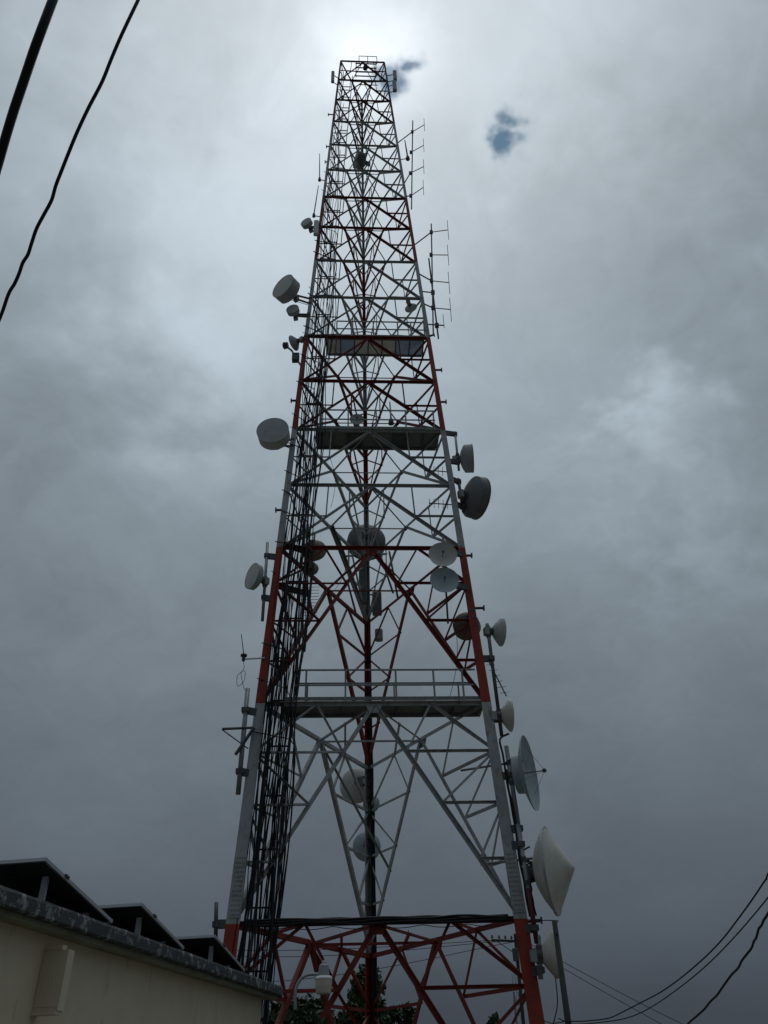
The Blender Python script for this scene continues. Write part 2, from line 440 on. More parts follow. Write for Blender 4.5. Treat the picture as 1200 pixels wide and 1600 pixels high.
PTS = {
    'pipe_low_left': [(-3.765, 23.876, 17.989), (-3.714, 23.786, 14.675)],
    'pipe_panel_left': [(-3.991, 23.616, 12.118), (-3.99, 23.523, 8.746)],
    'arm_left': [(-4.633, 23.377, 10.696), (-3.7, 23.579, 10.796)],
    'strut_left': [(-4.631, 23.376, 10.676), (-3.803, 23.561, 10.122)],
    'bar_left': [(-3.664, 23.478, 10.756), (-4.16, 23.455, 9.913)],
    'whip_left': [(-4.393, 23.772, 14.166), (-4.236, 23.75, 13.365)],
    'whip_arm': [(-4.224, 23.746, 13.223), (-3.526, 23.747, 13.256)],
    'pipe_left_base': [(-4.351, 23.645, 5.869), (-4.273, 23.62, 4.991)],
    'pipe_left_arm': [(-4.379, 23.63, 5.332), (-3.945, 23.629, 5.307)],
    'pipe_drum_right': [(3.699, 24.459, 23.919), (3.684, 24.407, 21.768)],
    'pipe_shroud_right': [(3.636, 24.498, 21.407), (3.696, 24.456, 19.698)],
    'pipe_cups': [(4.064, 24.132, 14.585), (4.105, 24.034, 10.537)],
    'pipe_open': [(4.189, 23.925, 10.165), (4.268, 23.858, 7.406)],
    'pipe_cone': [(4.227, 23.767, 7.777), (4.343, 23.692, 4.684)],
    'pipe_bottom': [(4.404, 23.697, 4.867), (4.323, 23.672, 3.853)],
    'strut_open': [(2.748, 24.311, 9.562), (4.648, 23.914, 9.688)],
    'strut_cone': [(3.079, 24.143, 6.782), (4.824, 23.745, 6.862)],
    'pipe_pair': [(2.738, 23.817, 18.055), (2.658, 23.728, 14.419)],
    'dipA': [(3.142, 24.81, 50.792), (2.603, 24.563, 40.604)],
    'dipA_nodes': [(3.048, 24.776, 49.351), (2.855, 24.714, 46.832), (2.706, 24.656, 44.433), (2.622, 24.597, 41.98)],
    'dipA_ends': [(3.846, 24.797, 50.248), (3.663, 24.735, 47.671), (3.525, 24.674, 45.16), (3.381, 24.618, 42.871)],
    'dipB': [(3.606, 24.528, 39.142), (3.141, 24.307, 30.013)],
    'dipB_nodes': [(3.558, 24.509, 38.363), (3.422, 24.459, 36.297), (3.306, 24.405, 34.077), (3.239, 24.353, 31.923)],
    'dipB_ends': [(4.468, 24.514, 38.568), (4.303, 24.458, 36.267), (4.17, 24.401, 33.916), (4.087, 24.349, 31.782)],
    'mastC': [(3.311, 24.658, 36.263), (3.385, 24.503, 29.879)],
    'whipTL1': [(-2.633, 24.766, 46.842), (-2.555, 24.688, 43.972)],
    'whipTL2': [(-2.599, 24.667, 43.202), (-2.764, 24.585, 40.215)],
    'whipTR': [(2.562, 24.96, 48.708), (2.651, 24.909, 46.607)],
    'panel_TL': [(-2.005, 24.752, 57.257), (-1.98, 24.711, 55.792)],
    'panel_TR1': [(2.24, 24.981, 57.833), (2.199, 24.95, 56.554)],
    'panel_TR2': [(2.19, 24.943, 56.265), (2.104, 24.911, 54.938)],
    'boxL': [(-2.553, 24.253, 39.036), (-2.582, 24.218, 37.767)],
    'omni': [(1.016, 25.221, 26.489), (1.039, 25.193, 25.322)],
    'yagi': [(-2.178, 24.442, 16.726), (-2.19, 24.397, 15.107)],
    'pipe_yagi': [(-2.111, 24.857, 19.11), (-2.283, 24.462, 13.821)],
    'far_box': [(0.356, 29.731, 17.443), (0.345, 29.76, 16.882)],
    'far_panelA': [(-0.33, 29.564, 20.694), (-0.291, 29.671, 18.611)],
    'far_panelB': [(0.282, 30.125, 19.515), (0.318, 30.185, 18.347)],
    'stubs': [(3.385, 24.451, 27.702), (3.437, 24.4, 25.638), (3.797, 24.203, 17.493), (4.018, 24.148, 15.232), (-2.213, 24.902, 51.808), (-2.245, 24.79, 47.688), (-2.281, 24.739, 45.857), (-3.279, 24.185, 25.616), (-3.568, 24.02, 19.6), (4.565, 23.806, 5.252), (3.179, 24.407, 30.04)],
}
FREE = {
    'wire_thick': [(-1.44, 1.3, 8.076), (-1.622, 1.7, 6.251), (-1.783, 1.95, 5.962), (-2.004, 2.3, 5.781), (-2.552, 3.2, 5.636), (-3.839, 5.5, 5.756)],
    'wire_thin': [(-1.642, 2.6, 12.684), (-2.144, 3.1, 10.077), (-2.458, 3.5, 9.307), (-2.776, 3.9, 8.751), (-2.985, 4.2, 8.472), (-3.205, 4.5, 8.221), (-3.354, 4.7, 8.039), (-3.638, 5.1, 7.858), (-4.61, 6.5, 7.391), (-6.195, 9.0, 6.832)],
    'wire_A': [(4.131, 21.0, 2.817), (4.258, 20.8, 2.765), (4.718, 20.0, 2.717), (5.103, 19.0, 2.791), (5.529, 16.5, 3.103), (5.671, 14.3, 3.476), (5.666, 12.3, 3.898), (5.631, 12.0, 3.966), (5.478, 10.0, 4.491)],
    'wire_B': [(4.262, 20.8, 2.705), (4.638, 20.0, 2.661), (5.285, 18.5, 2.731), (5.683, 15.5, 3.182), (5.764, 12.5, 3.745), (5.82, 11.0, 4.193)],
    'wire_C': [(4.623, 16.0, 1.835), (4.691, 14.0, 2.293), (4.743, 13.0, 2.501), (4.73, 12.2, 2.667), (4.695, 11.4, 2.837), (4.647, 10.8, 2.96), (4.578, 10.4, 3.042), (4.562, 10.0, 3.162), (4.553, 9.0, 3.528)],
    'pole_right': [(4.337, 21.0, 4.815), (4.332, 21.0, 2.715)],
    'lamp_arm': [(-1.659, 19.0, 2.738), (-1.678, 19.0, 3.183), (-1.66, 19.0, 3.376), (-1.573, 19.0, 3.523), (-1.415, 19.0, 3.601), (-1.092, 19.0, 3.605)],
    'lamp_top': [(-1.09, 19.0, 3.852), (-1.092, 19.0, 3.605), (-1.09, 19.0, 3.248)],
    'far_cross': [(8.19, 62.0, 9.942), (10.165, 62.0, 9.818)],
    'far_pole': [(9.929, 62.0, 10.103), (9.545, 62.0, 4.966)],
    'far_mast': [(16.832, 110.0, 12.277), (16.254, 110.0, 7.588)],
    'tree_mid': [(-0.424, 40.0, 5.927), (-0.444, 40.0, 3.925)],
    'tree_left': [(-2.609, 34.0, 4.667), (-2.572, 34.0, 3.627)],
    'tree_right': [(4.664, 36.0, 3.93), (4.626, 36.0, 3.576)],
    'tree_far': [(0.751, 44.0, 5.158)],
    'fw1': [(5.102, 62.0, 9.694), (0.608, 62.0, 9.559), (2.85, 75.0, 10.001), (9.15, 62.0, 9.642)],
}

# ------------------------------------------------------------------ ground
def ground_z(x, y):
    r = math.hypot(x-0, y-20)
    z = -1.05*max(0.0, min(1.0, (y-6)/14.0))
    if r > 45: z -= (r-45)**1.15*0.16
    return max(z, -260)
gv, gf = [(0, 20, ground_z(0, 20))], []
rings = [3, 6, 9, 12, 15, 18, 21, 25, 30, 36, 45, 60, 85, 120, 180, 300, 600, 1200, 2500, 5000]
NS = 48
for r in rings:
    for k in range(NS):
        a = 2*math.pi*k/NS
        x, y = r*math.cos(a), 20+r*math.sin(a)
        gv.append((x, y, ground_z(x, y)+random.uniform(-.05, .05)))
for k in range(NS): gf.append((0, 1+k, 1+(k+1) % NS))
for i in range(len(rings)-1):
    for k in range(NS):
        gf.append((1+i*NS+k, 1+(i+1)*NS+k, 1+(i+1)*NS+(k+1) % NS, 1+i*NS+(k+1) % NS))
tag(wobj('ground', gv, gf, GROUND, origin=(0, 20, 0), smooth=True), 'grassy ground of the hilltop', kind='structure')

# ------------------------------------------------------------------ lattice tower
AX = V((0, 26.065, 0)); W0, TAPER, PSI = 8.2922, 0.08948, 0.034963
LEVELS = [59.79, 56.81, 53.86, 50.90, 47.93, 44.96, 42.00, 38.98, 35.93, 32.88, 29.89, 26.88, 23.90, 20.865, 17.825, 11.666, 5.312, -1.0]
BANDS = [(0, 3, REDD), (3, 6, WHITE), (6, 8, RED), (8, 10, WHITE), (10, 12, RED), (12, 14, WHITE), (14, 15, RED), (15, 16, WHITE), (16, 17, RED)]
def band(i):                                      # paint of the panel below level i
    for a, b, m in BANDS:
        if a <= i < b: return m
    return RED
def leg(n, z):
    w = W0 - TAPER*(z-1.6); r = w/math.sqrt(3)
    a = rad({'L': -150, 'R': -30, 'F': 90}[n])+PSI
    return V((r*math.cos(a), AX.y+r*math.sin(a), z))
tower = empty('lattice_tower', (AX.x, AX.y, -1.0), 'tall red and white three-legged lattice mast filling the centre of the picture', 'tower')

def flange(z):
    tab = [(-1, .44), (5.3, .40), (11.7, .33), (18, .27), (30, .205), (42, .165), (60, .125)]
    for (z0, a), (z1, b) in zip(tab, tab[1:]):
        if z <= z1: return a+(b-a)*(z-z0)/(z1-z0)
    return .125

for n in 'LRF':
    others = [k for k in 'LRF' if k != n]
    for i in range(17):
        z1, z0 = LEVELS[i], LEVELS[i+1]
        vs = []
        for z in (z0, z1):
            fl = flange(z); p = leg(n, z)
            e1 = (leg(others[0], z)-p).normalized(); e2 = (leg(others[1], z)-p).normalized()
            t = 0.10*fl
            c = p-(e1+e2)*fl*0.25                 # outer corner of the bent plate
            o_ = -(e1+e2).normalized()
            q1, q2 = c+e1*fl*0.07, c+e2*fl*0.07   # blunted corner
            in1 = (e2-e1*e1.dot(e2)).normalized(); in2 = (e1-e2*e2.dot(e1)).normalized()
            ce = c-o_*t*2.0
            vs += [q1, c+e1*fl, c+e1*fl+in1*t, ce, c+e2*fl+in2*t, c+e2*fl, q2]
        k = 7
        fs = [(j, (j+1) % k, k+(j+1) % k, k+j) for j in range(k)]+[tuple(range(k-1, -1, -1)), tuple(range(k, 2*k))]
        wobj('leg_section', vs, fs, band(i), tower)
    # bolted splice plates on the lower joints
    for zs in (5.312+0.95,):
        z = zs; fl = flange(z); p = leg(n, z); up_ = (leg(n, z+1)-p).normalized()
        h = 0.80
        for q in others:
            e = (leg(q, z)-p).normalized(); e2 = (leg([k for k in others if k != q][0], z)-p).normalized()
            nrm = e.cross(up_).normalized()
            if nrm.dot(p-V((AX.x, AX.y, z))) < 0: nrm = -nrm
            c = p-(e+e2)*fl*0.25+e*fl*0.55+nrm*0.012
            mt = WHITE if zs != 17.825+0.4 else WHITE
            sp = Geo().box(c, e*fl*0.40, nrm*0.012, up_*h).obj('splice_plate', mt, tower)
            g = Geo()
            nb = int(h*2/0.115)
            for a in range(nb):
                for bcol in (-.26, -.09, .09, .26):
                    cc = c+up_*(-h+0.07+a*(2*h-.14)/(nb-1))+e*fl*bcol+nrm*0.012
                    g.tube([cc, cc+nrm*0.022], 0.019, 6)
            tag(g.obj('bolts', GALV, sp), None, kind='stuff')
    # footing
    p = leg(n, -1.0)
    Geo().box(p+V((0, 0, -.2)), (.7, 0, 0), (0, .7, 0), (0, 0, .45)).obj('footing', CONCF, tower)

FACES = [('L', 'R'), ('L', 'F'), ('R', 'F')]
def nrm_of(a, b, z):
    m_ = (leg(a, z)+leg(b, z))/2-V((AX.x, AX.y, z))
    return m_.normalized()
mw = lambda z: 0.135 if z < 6 else 0.118 if z < 18.5 else 0.102 if z < 31 else 0.092 if z < 45 else 0.082
sw = lambda z: 0.092 if z < 6 else 0.078 if z < 18.5 else 0.068 if z < 31 else 0.062 if z < 45 else 0.055
for i, z in enumerate(LEVELS[:-1]):
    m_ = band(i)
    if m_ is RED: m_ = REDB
    zl = LEVELS[i+1]
    big = i >= 14
    mids = []
    for a, b in FACES:
        nr = nrm_of(a, b, z)
        A, B = leg(a, z), leg(b, z)
        A2, B2 = leg(a, zl), leg(b, zl)
        mid = (A+B)/2; mids.append(mid)
        beam('horizontal_beam', A, B, mw(z)*1.05, m_, tower, nr)
        if i == 17: continue
        for top, bot, tl in ((mid, A2, A), (mid, B2, B)):
            side = (A-B).normalized() if bot is A2 else (B-A).normalized()
            off = -nr*0.05
            beam('diagonal_brace', top+off, bot+off, mw(z)*(1.12 if big else 1.12), m_, tower, nr)
            lp = lambda t: tl.lerp(bot, t)
            dp = lambda t: top.lerp(bot, t)
            if big:
                q = mid.lerp(tl, 0.5)
                for t in (.25, .5, .75):
                    beam('redundant_strut', dp(t), lp(t), sw(z), m_, tower, nr)
                beam('redundant_strut', q, dp(.25), sw(z)*.85, m_, tower, nr)
                beam('redundant_strut', q, lp(.25), sw(z), m_, tower, nr)
                beam('redundant_strut', lp(.25), dp(.5), sw(z)*.9, m_, tower, nr)
                beam('redundant_strut', lp(.5), dp(.75), sw(z)*.9, m_, tower, nr)
            else:
                beam('redundant_strut', dp(.5), lp(.5), sw(z), m_, tower, nr)
                q = mid.lerp(tl, 0.5)
                beam('hanger_strut', q, dp(.5), sw(z)*.8, m_, tower, nr)
                if (bot is B2) and b == 'F':
                    beam('fan_strut', mid.lerp(tl, .55), bot, sw(z)*.9, m_, tower, nr)
                if (a, b) != ('L', 'R'):
                    beam('redundant_strut', dp(.5), lp(.03), sw(z)*.95, m_, tower, nr)
        # gusset plates where the braces meet the beam and the legs
        e = (B-A).normalized()
        gs = 0.28 if big else 0.15
        up_ = e.cross(nr).normalized()
        if up_.z < 0: up_ = -up_
        gv_ = [mid-e*gs+nr*.0, mid+e*gs, mid+e*gs*.55-up_*gs*1.1, mid-e*gs*.55-up_*gs*1.1]
        gv_ = [p-nr*0.02 for p in gv_]+[p-nr*0.035 for p in gv_]
        wobj('gusset_plate', gv_, [(0, 1, 2, 3), (7, 6, 5, 4), (0, 4, 5, 1), (1, 5, 6, 2), (2, 6, 7, 3), (3, 7, 4, 0)], m_, tower)
    if i < 17:
        for p, q in ((0, 1), (1, 2), (0, 2)):
            beam('plan_brace', mids[p]-V((0, 0, .06)), mids[q]-V((0, 0, .06)), sw(z)*(.85 if i < 14 else .9), m_, tower, (0, 0, 1))
# hip braces inside the two tall panels
for i in (15, 16):
    z, zl = LEVELS[i], LEVELS[i+1]
    ml = (leg('L', z)+leg('F', z))/2; mr = (leg('R', z)+leg('F', z))/2; mn = (leg('L', z)+leg('R', z))/2
    beam('hip_brace', ml, mr.lerp(leg('F', zl), .62), sw(z), band(i), tower)
    for s_, o_ in ((ml, 'L'), (mr, 'R')):
        q1 = mn.lerp(leg(o_, z), .5); beam('hip_brace', q1, s_.lerp(leg(o_, z), .5), sw(z)*.9, band(i), tower, (0, 0, 1))
        q2 = s_.lerp(mn, .5); beam('hip_brace', q2, s_.lerp(leg('F', z), .5), sw(z)*.9, band(i), tower, (0, 0, 1))

# platforms along the near face, each with deck panels and a railing
def platform(z, t0, t1, depth, n_panel, mats, r0, r1, posts, label, open_deck=False):
    A, B = leg('L', z), leg('R', z); e = (B-A).normalized()
    inn = V((-e.y, e.x, 0)).normalized()
    L = (B-A).length
    zz = z+0.10
    P = lambda t, d, h=0: A+e*(L*t)+inn*d+V((0, 0, zz-A.z+h))
    deck = Geo()
    for t in (t0, t1): deck.box((P(t, .1)+P(t, depth))/2-V((0, 0, .07)), e*.03, inn*(depth-.1)/2, (0, 0, .05))
    for d in (.12, depth-.03): deck.box((P(t0, d)+P(t1, d))/2-V((0, 0, .065)), e*(L*(t1-t0)/2-.04), inn*.035, (0, 0, .052))
    root = deck.obj('work_platform', GRATE, tower)
    tag(root, label)
    for k in range(n_panel):
        a = t0+(t1-t0)*k/n_panel; b = t0+(t1-t0)*(k+1)/n_panel
        c = (P(a, .08)+P(b, depth))/2
        if open_deck:                             # slatted panel with daylight between the bars
            g = Geo(); nb = 9
            for q in range(nb):
                g.box(c+inn*((q-(nb-1)/2)*(depth-.1)/nb)+V((0, 0, .014)), e*(L*(b-a)/2-.012), inn*((depth-.1)/nb*.30), (0, 0, .012))
            g.obj('deck_panel', mats[k % len(mats)], root)
        else:
            Geo().box(c+V((0, 0, .012+random.uniform(0, .008))), e*(L*(b-a)/2-.012), inn*((depth-.08)/2), (0, 0, .014)).obj('deck_panel', mats[k % len(mats)], root)
        Geo().box(P(b, .1+(depth-.1)/2)-V((0, 0, .06)), e*.025, inn*((depth-.2)/2), (0, 0, .04)).obj('bearer', GALVD, root)
    for k, t in enumerate(posts):
        Geo().box(P(t, .06, .55), e*.03, inn*.03, (0, 0, .55)).obj('railing_post', GALV, root)
    for h, w in ((1.1, .024), (.56, .022)):
        g = Geo(); g.box((P(r0, .06, h)+P(r1, .06, h))/2, e*(L*(r1-r0)/2), inn*w, (0, 0, w)); g.obj('handrail', GALV, root)
    g = Geo().box((P(t0, .05, .09)+P(t1, .05, .09))/2, e*(L*(t1-t0)/2), inn*.008, (0, 0, .06)); g.obj('toe_board', GRATE, root)
    # inner railing
    for t in (posts[0], posts[len(posts)//2], posts[-1]):
        Geo().box(P(t, depth-.04, .55), e*.025, inn*.025, (0, 0, .55)).obj('railing_post', GALV, root)
    Geo().box((P(r0, depth-.04, 1.1)+P(r1, depth-.04, 1.1))/2, e*(L*(r1-r0)/2), inn*.022, (0, 0, .022)).obj('handrail', GALV, root)
platform(11.666, .10, .985, 1.15, 7, [GRATE], .15, .96, (.20, .375, .60, .77, .90), 'lowest dark steel grating platform with a two-rail railing')
platform(23.90, .15, .97, 1.25, 8, [GRATE, GRATE, GALVD], .17, .95, (.17, .36, .55, .75, .94), 'middle dark grating platform')
platform(29.89, .17, .96, 1.15, 7, [SHEETB, SHEETC, SHEETB, SHEETB, SHEETB, SHEETC, SHEETC], .25, .97, (.25, .37, .55, .75, .86, .97), 'upper platform with cream and blue sheets')

# top frame with a small railing
zt = LEVELS[0]
g = Geo()
A, B = leg('L', zt), leg('R', zt); e = (B-A).normalized(); inn = V((-e.y, e.x, 0))
g = Geo()
for q in range(4): g.box((A+B)/2+e*.25+inn*(.15+.28*q)+V((0, 0, .05)), e*.75, inn*.035, (0, 0, .025))
for q in (-.45, .95): g.box((A+B)/2+e*q+inn*.57-V((0, 0, .005)), e*.03, inn*.5, (0, 0, .025))
tp = g.obj('top_platform', GALVD, tower)
for t in (.42, .62, .83):
    p = A.lerp(B, t)+inn*.1
    beam('railing_post', p, p+V((0, 0, 1.1)), .05, GALVD, tp, kind='P')
beam('handrail', A.lerp(B, .42)+inn*.1+V((0, 0, 1.1)), A.lerp(B, .83)+inn*.1+V((0, 0, 1.1)), .05, GALVD, tp, kind='P')
for d in (.75, 1.5):
    beam('plan_brace', A.lerp(leg('F', zt), d/3.1), B.lerp(leg('F', zt), d/3.1), .07, RED, tower, (0, 0, 1))
beam('plan_brace', A.lerp(B, .42)+V((0, 0, -1.2))+inn*1.0, A.lerp(B, .85)+V((0, 0, -1.2))+inn*1.0, .06, GALVD, tower, (0, 0, 1))
# beacon light unit on the top
bl = (A+B)/2+inn*.5+V((.2, 0, .1))
g = Geo().lathe(bl, (0, 0, 1), [(0, 0), (0, .16), (.12, .17), (.2, .12), (.42, .11), (.5, .06), (.52, 0)], 12)
tag(g.obj('warning_beacon', GALVD, None, bl), 'small dark warning beacon unit on the very top frame of the mast', 'beacon')

# cable ladder beside the left leg
def cab(z, off, dep):
    p = leg('L', z); q = leg('R', z); e_ = (q-p).normalized(); i_ = V((-e_.y, e_.x, 0))
    return p+e_*off+i_*dep
cl = empty('cable_ladder', cab(-.9, .75, .45), 'dark vertical cable ladder behind the black cables at the left leg', 'cable ladder')
for off in (.38, 1.12):
    beam('rail', cab(-.8, off, .52), cab(58.5, off*.8, .4), .042, GALVD, cl)
for k in range(38):
    z = -.4+k*1.55
    f_ = 1-.2*(z/58.5)
    beam('rung', cab(z, .36*f_, .5), cab(z, 1.14*f_, .5), .045, GALVD, cl)

# ------------------------------------------------------------------ feeder cables
CG = 'feeder cables bundled down the left leg'
CLAB = 'black feeder cable in the dense bundle running down beside the left leg'
tops = [58.2, 57.5, 56.5, 54, 52, 50, 47, 44, 42, 40, 38.6, 37, 35, 33, 32.5, 31.5, 30, 29.5, 27, 25, 23.4, 23, 21, 19, 18, 17.5, 16.2, 16, 13.3, 12.0, 11.5, 10.2, 20, 14.5, 22.5, 28, 34, 45, 49, 15.5, 24.2, 26.2, 30.5, 36]
for k, zt_ in enumerate(tops):
    base = .22+1.15*((k*7) % len(tops))/len(tops)+random.uniform(-.03, .03)
    dep = -.22+.5*random.random()
    top_off = .45+(base-.75)*.55 if zt_ > 40 else base*.9+.05
    pts = []
    nn = max(6, int((zt_+.9)/1.6))
    ph, fq = random.uniform(0, 6), random.uniform(.5, .9)
    for j in range(nn+1):
        z = -.9+(zt_+.9)*j/nn
        u = j/nn
        off = base+(top_off-base)*u
        pts.append(cab(z, off+.085*math.sin(ph+z*fq)+random.uniform(-.022, .022), dep+.05*math.cos(ph*1.3+z*fq*.8)))
    if zt_ < 45 and k % 3:                         # turns off towards its antenna
        pts.append(cab(zt_+.35, base*.5, dep*.5)); pts.append(cab(zt_+.5, -.15, -.15))
    r_ = random.choice((.014, .017, .020, .026)) if zt_ < 40 else .015
    c = Geo().tube(smooth_path(pts, 3), r_, 6).obj('feeder_cable', CABLE, None, pts[0], smooth=True)
    tag(c, CLAB, 'cable', CG)
# cables lashed along the lowest visible beam
for k in range(6):
    pts = []
    z = 5.25+.055*(k % 3)
    for j in range(15):
        p = leg('L', z).lerp(leg('R', z), .05+.9*j/14)
        pts.append(p+V((0, -.11-.05*(k//3), .022*math.sin(j*1.3+k)+random.uniform(-.012, .012)+.02)))
    c = Geo().tube(smooth_path(pts, 3), .03, 6).obj('beam_cable', CABLE, None, pts[0], smooth=True)
    tag(c, 'black cable lashed along the lowest dark horizontal beam between both near legs', 'cable', 'cables lashed along the low beam')
pts = [leg('L', 5.3).lerp(leg('R', 5.3), .04+.92*j/24)+V((0, -.13, -.10-.07*abs(math.sin(j*.79)))) for j in range(25)]
tag(Geo().tube(smooth_path(pts, 2), .011, 5).obj('sagging_wire', CABLE, None, pts[0], smooth=True), 'thin black wire sagging in small loops under the lowest horizontal beam', 'cable')
# cables down the right leg
for k in range(4):
    pts = []
    zt_ = (10.4, 9.6, 7.0, 6.6)[k]
    for j in range(12):
        z = 5.35+(zt_-5.35)*j/11
        pts.append(leg('R', z)+V((.20+.05*k*(1 if j < 9 else .3)+random.uniform(-.02, .02), -.10-.03*k, 0)))
    pts.append(pts[-1]+V((.3, -.05, .15)))
    tag(Geo().tube(smooth_path(pts, 3), (.034, .03, .026, .026)[k], 6).obj('leg_cable', CABLE, None, pts[0], smooth=True),
        'black cable strapped to the outer side of the right white leg', 'cable', 'cables on the right leg')
# cables down the far leg
for k in range(5):
    pts = [leg('F', z)+V((.05+.035*k+random.uniform(-.015, .015), -.22+.03*(k % 2), 0)) for z in [-.9+(18-k*2+.9)*j/18 for j in range(19)]]
    tag(Geo().tube(smooth_path(pts, 3), .026, 6).obj('far_leg_cable', CABLE, None, pts[0], smooth=True),
        'black cable running down the right side of the far centre leg', 'cable', 'cables on the far leg')
# loose hanging wires inside the mast
for k, (a, b, s_) in enumerate([((2.9, 23.6, 14.3), (2.55, 24.3, 11.9), .15), ((-1.6, 24.6, 22.8), (-1.5, 24.7, 20.2), .2), ((-1.15, 25, 18.4), (-1.3, 25, 16.6), .3)]):
    a, b = V(a), V(b)
    pts = [a.lerp(b, t/6)+V((s_*math.sin(math.pi*t/6), 0, 0)) for t in range(7)]
    lab = ('thin loose wire hanging below the pair of pale dishes', 'thin loose wire hanging under the middle platform', 'thin loose wire looping beside the brown dish')[k]
    tag(Geo().tube(smooth_path(pts, 3), .009, 5).obj('loose_wire', CABLE, None, pts[0], smooth=True), lab, 'wire')

# ------------------------------------------------------------------ dishes
def dish(key, az, style, label, m_face, m_back, depth=None, mount=None, radio=True, name='microwave_dish'):
    pos, R = DISH[key]
    pos = V(pos)
    az = rad(az)
    ax = V((math.cos(az), math.sin(az), 0))
    o = empty(name, pos, label, 'dish antenna', rotz=az)
    NSEG = 40 if R > .5 else 28
    dp = depth if depth is not None else .36*R
    para = lambda a0, sgn=1: [(a0-dp+dp*(k/7)**2, R*(k/7)) for k in range(0, 8)]
    back = -dp
    if style == 'drum':                           # shrouded dish with flat fabric radome
        sh = .75*R if depth is None else depth
        back = -sh-.34*R
        Geo().lathe(pos, ax, [(-sh, R*.985), (-sh*.5, R), (-.02, R), (-.02, R*1.02), (.02, R*1.02), (.02, R*.97)], NSEG).obj('shroud', m_back, o, smooth=False)
        Geo().lathe(pos, ax, [(-sh-.34*R, .12*R), (-sh-.30*R, .38*R), (-sh-.2*R, .66*R), (-sh-.08*R, .88*R), (-sh, R*.985)], NSEG).obj('reflector', m_back, o, smooth=True)
        Geo().lathe(pos, ax, [(.016, R*.985), (.03, R*.6), (.035, 0)], NSEG).obj('radome', m_face, o, smooth=True)
    elif style == 'cone':
        back = -.38*R
        Geo().lathe(pos, ax, [(-.38*R, .10*R), (-.36*R, .40*R), (-.22*R, .70*R), (-.05*R, .95*R), (0, R), (.04*R, R*1.01)], NSEG).obj('reflector', m_back, o, smooth=True)
        Geo().lathe(pos, ax, [(.04*R, R*1.01), (.045*R, R*.99), (.30*R, .56*R), (.58*R, .07*R), (.61*R, .02*R), (.615*R, 0)], NSEG).obj('radome', m_face, o, smooth=True)
        Geo().lathe(pos, ax, [(-.02, R*1.0), (-.02, R*1.035), (.05, R*1.035), (.05, R*1.0)], NSEG).obj('rim_band', RADG, o)
    elif style == 'open':
        dp = .24*R; back = -.40*R
        prof = [(-dp+dp*(k/9)**2, R*k/9) for k in range(10)]
        Geo().lathe(pos, ax, prof+[(.012, R*1.012), (-.03, R*1.0)]+[(a-.025, r) for a, r in reversed(prof[:-1])], NSEG).obj('reflector', m_face, o, smooth=True)
        Geo().lathe(pos, ax, [(-dp*.68, R*.54), (-.40*R, R*.52), (-.40*R, 0)], NSEG).obj('back_ring', m_back, o)
        fl = .42*R
        Geo().tube([pos-ax*dp*.98, pos+ax*(fl-.02)], .016, 6).obj('feed_arm', GALVD, o)
        Geo().lathe(pos+ax*fl, ax, [(-.07, 0), (-.07, .05), (.0, .075), (.05, .03), (.05, 0)], 12).obj('feed_horn', GALVD, o)
        for a in (0, 2.1, 4.2):
            sd = V((0, 0, 1))*math.cos(a)+ax.cross(V((0, 0, 1)))*math.sin(a)
            Geo().tube([pos+sd*R*.8-ax*dp*.3, pos+ax*fl], .006, 4).obj('feed_stay', GALVD, o)
    elif style == 'plain':                        # open dish that faces the camera, with a feed
        dp = .32*R; back = -dp-.05
        prof = [(-dp+dp*(k/8)**2, R*k/8) for k in range(9)]
        Geo().lathe(pos, ax, prof+[(.01, R*1.015), (-.02, R*1.0)]+[(a-.02, r) for a, r in reversed(prof[:-1])], NSEG).obj('reflector', m_face, o, smooth=True)
        fp = pos+ax*.30*R
        Geo().tube([pos-ax*dp*.95, fp], .014, 6).obj('feed_arm', GALVD, o)
        Geo().lathe(fp, ax, [(-.05, 0), (-.05, .035), (.03, .05), (.03, 0)], 10).obj('feed_horn', GALVD, o)
    elif style == 'cup':                          # bowl with flat radome
        back = -.60*R
        Geo().lathe(pos, ax, [(-.60*R, .16*R), (-.58*R, .34*R), (-.36*R, .62*R), (-.12*R, .90*R), (-.03*R, .99*R), (.02, R), (.02, R*.97)], NSEG).obj('reflector', m_back, o, smooth=True)
        Geo().lathe(pos, ax, [(.015, R*.975), (.05*R, R*.6), (.08*R, 0)], NSEG).obj('radome', m_face, o, smooth=True)
    # hub, radio and mounting arms
    hubc = pos+ax*(back-.05)
    side = ax.cross(V((0, 0, 1)))
    Geo().lathe(pos+ax*back, ax, [(-.13, 0), (-.13, .15*R+.04), (.02, .2*R+.04)], 14).obj('hub', GALVD, o)
    if radio:
        rb = hubc-ax*.16+V((0, 0, -.03))
        ro = Geo().box(rb, ax*.07, side*(.07+.06*R), (0, 0, .10+.08*R)).obj('radio_unit', RADIO, o)
        g = Geo()
        for k in range(5): g.box(rb-ax*.085+side*((k-2)*.045), ax*.02, side*.008, (0, 0, .09+.07*R))
        g.obj('cooling_fins', RADIO, ro)
    if mount is not None:
        for dz in (.28*R, -.28*R):
            tgt = V(mount(pos.z+dz)) if callable(mount) else V((mount[0], mount[1], pos.z+dz))
            st = hubc+V((0, 0, dz*.7))
            Geo().box((st+tgt)/2, (tgt-st)/2, (tgt-st).cross(V((0, 0, 1))).normalized()*.035, (0, 0, .035)).obj('mount_arm', GALVD, o)
            Geo().box(tgt, (.075, 0, 0), (0, .075, 0), (0, 0, .06)).obj('clamp', GALVD, o)
        st = pos+ax*(back*.45)+side*R*.85
        tgt = V(mount(pos.z-.5*R)) if callable(mount) else V((mount[0], mount[1], pos.z-.5*R))
        if key in ('d_big_left', 'd_drum_left'): Geo().tube([st, tgt], .016, 5).obj('stay_rod', GALVD, o)
    return o

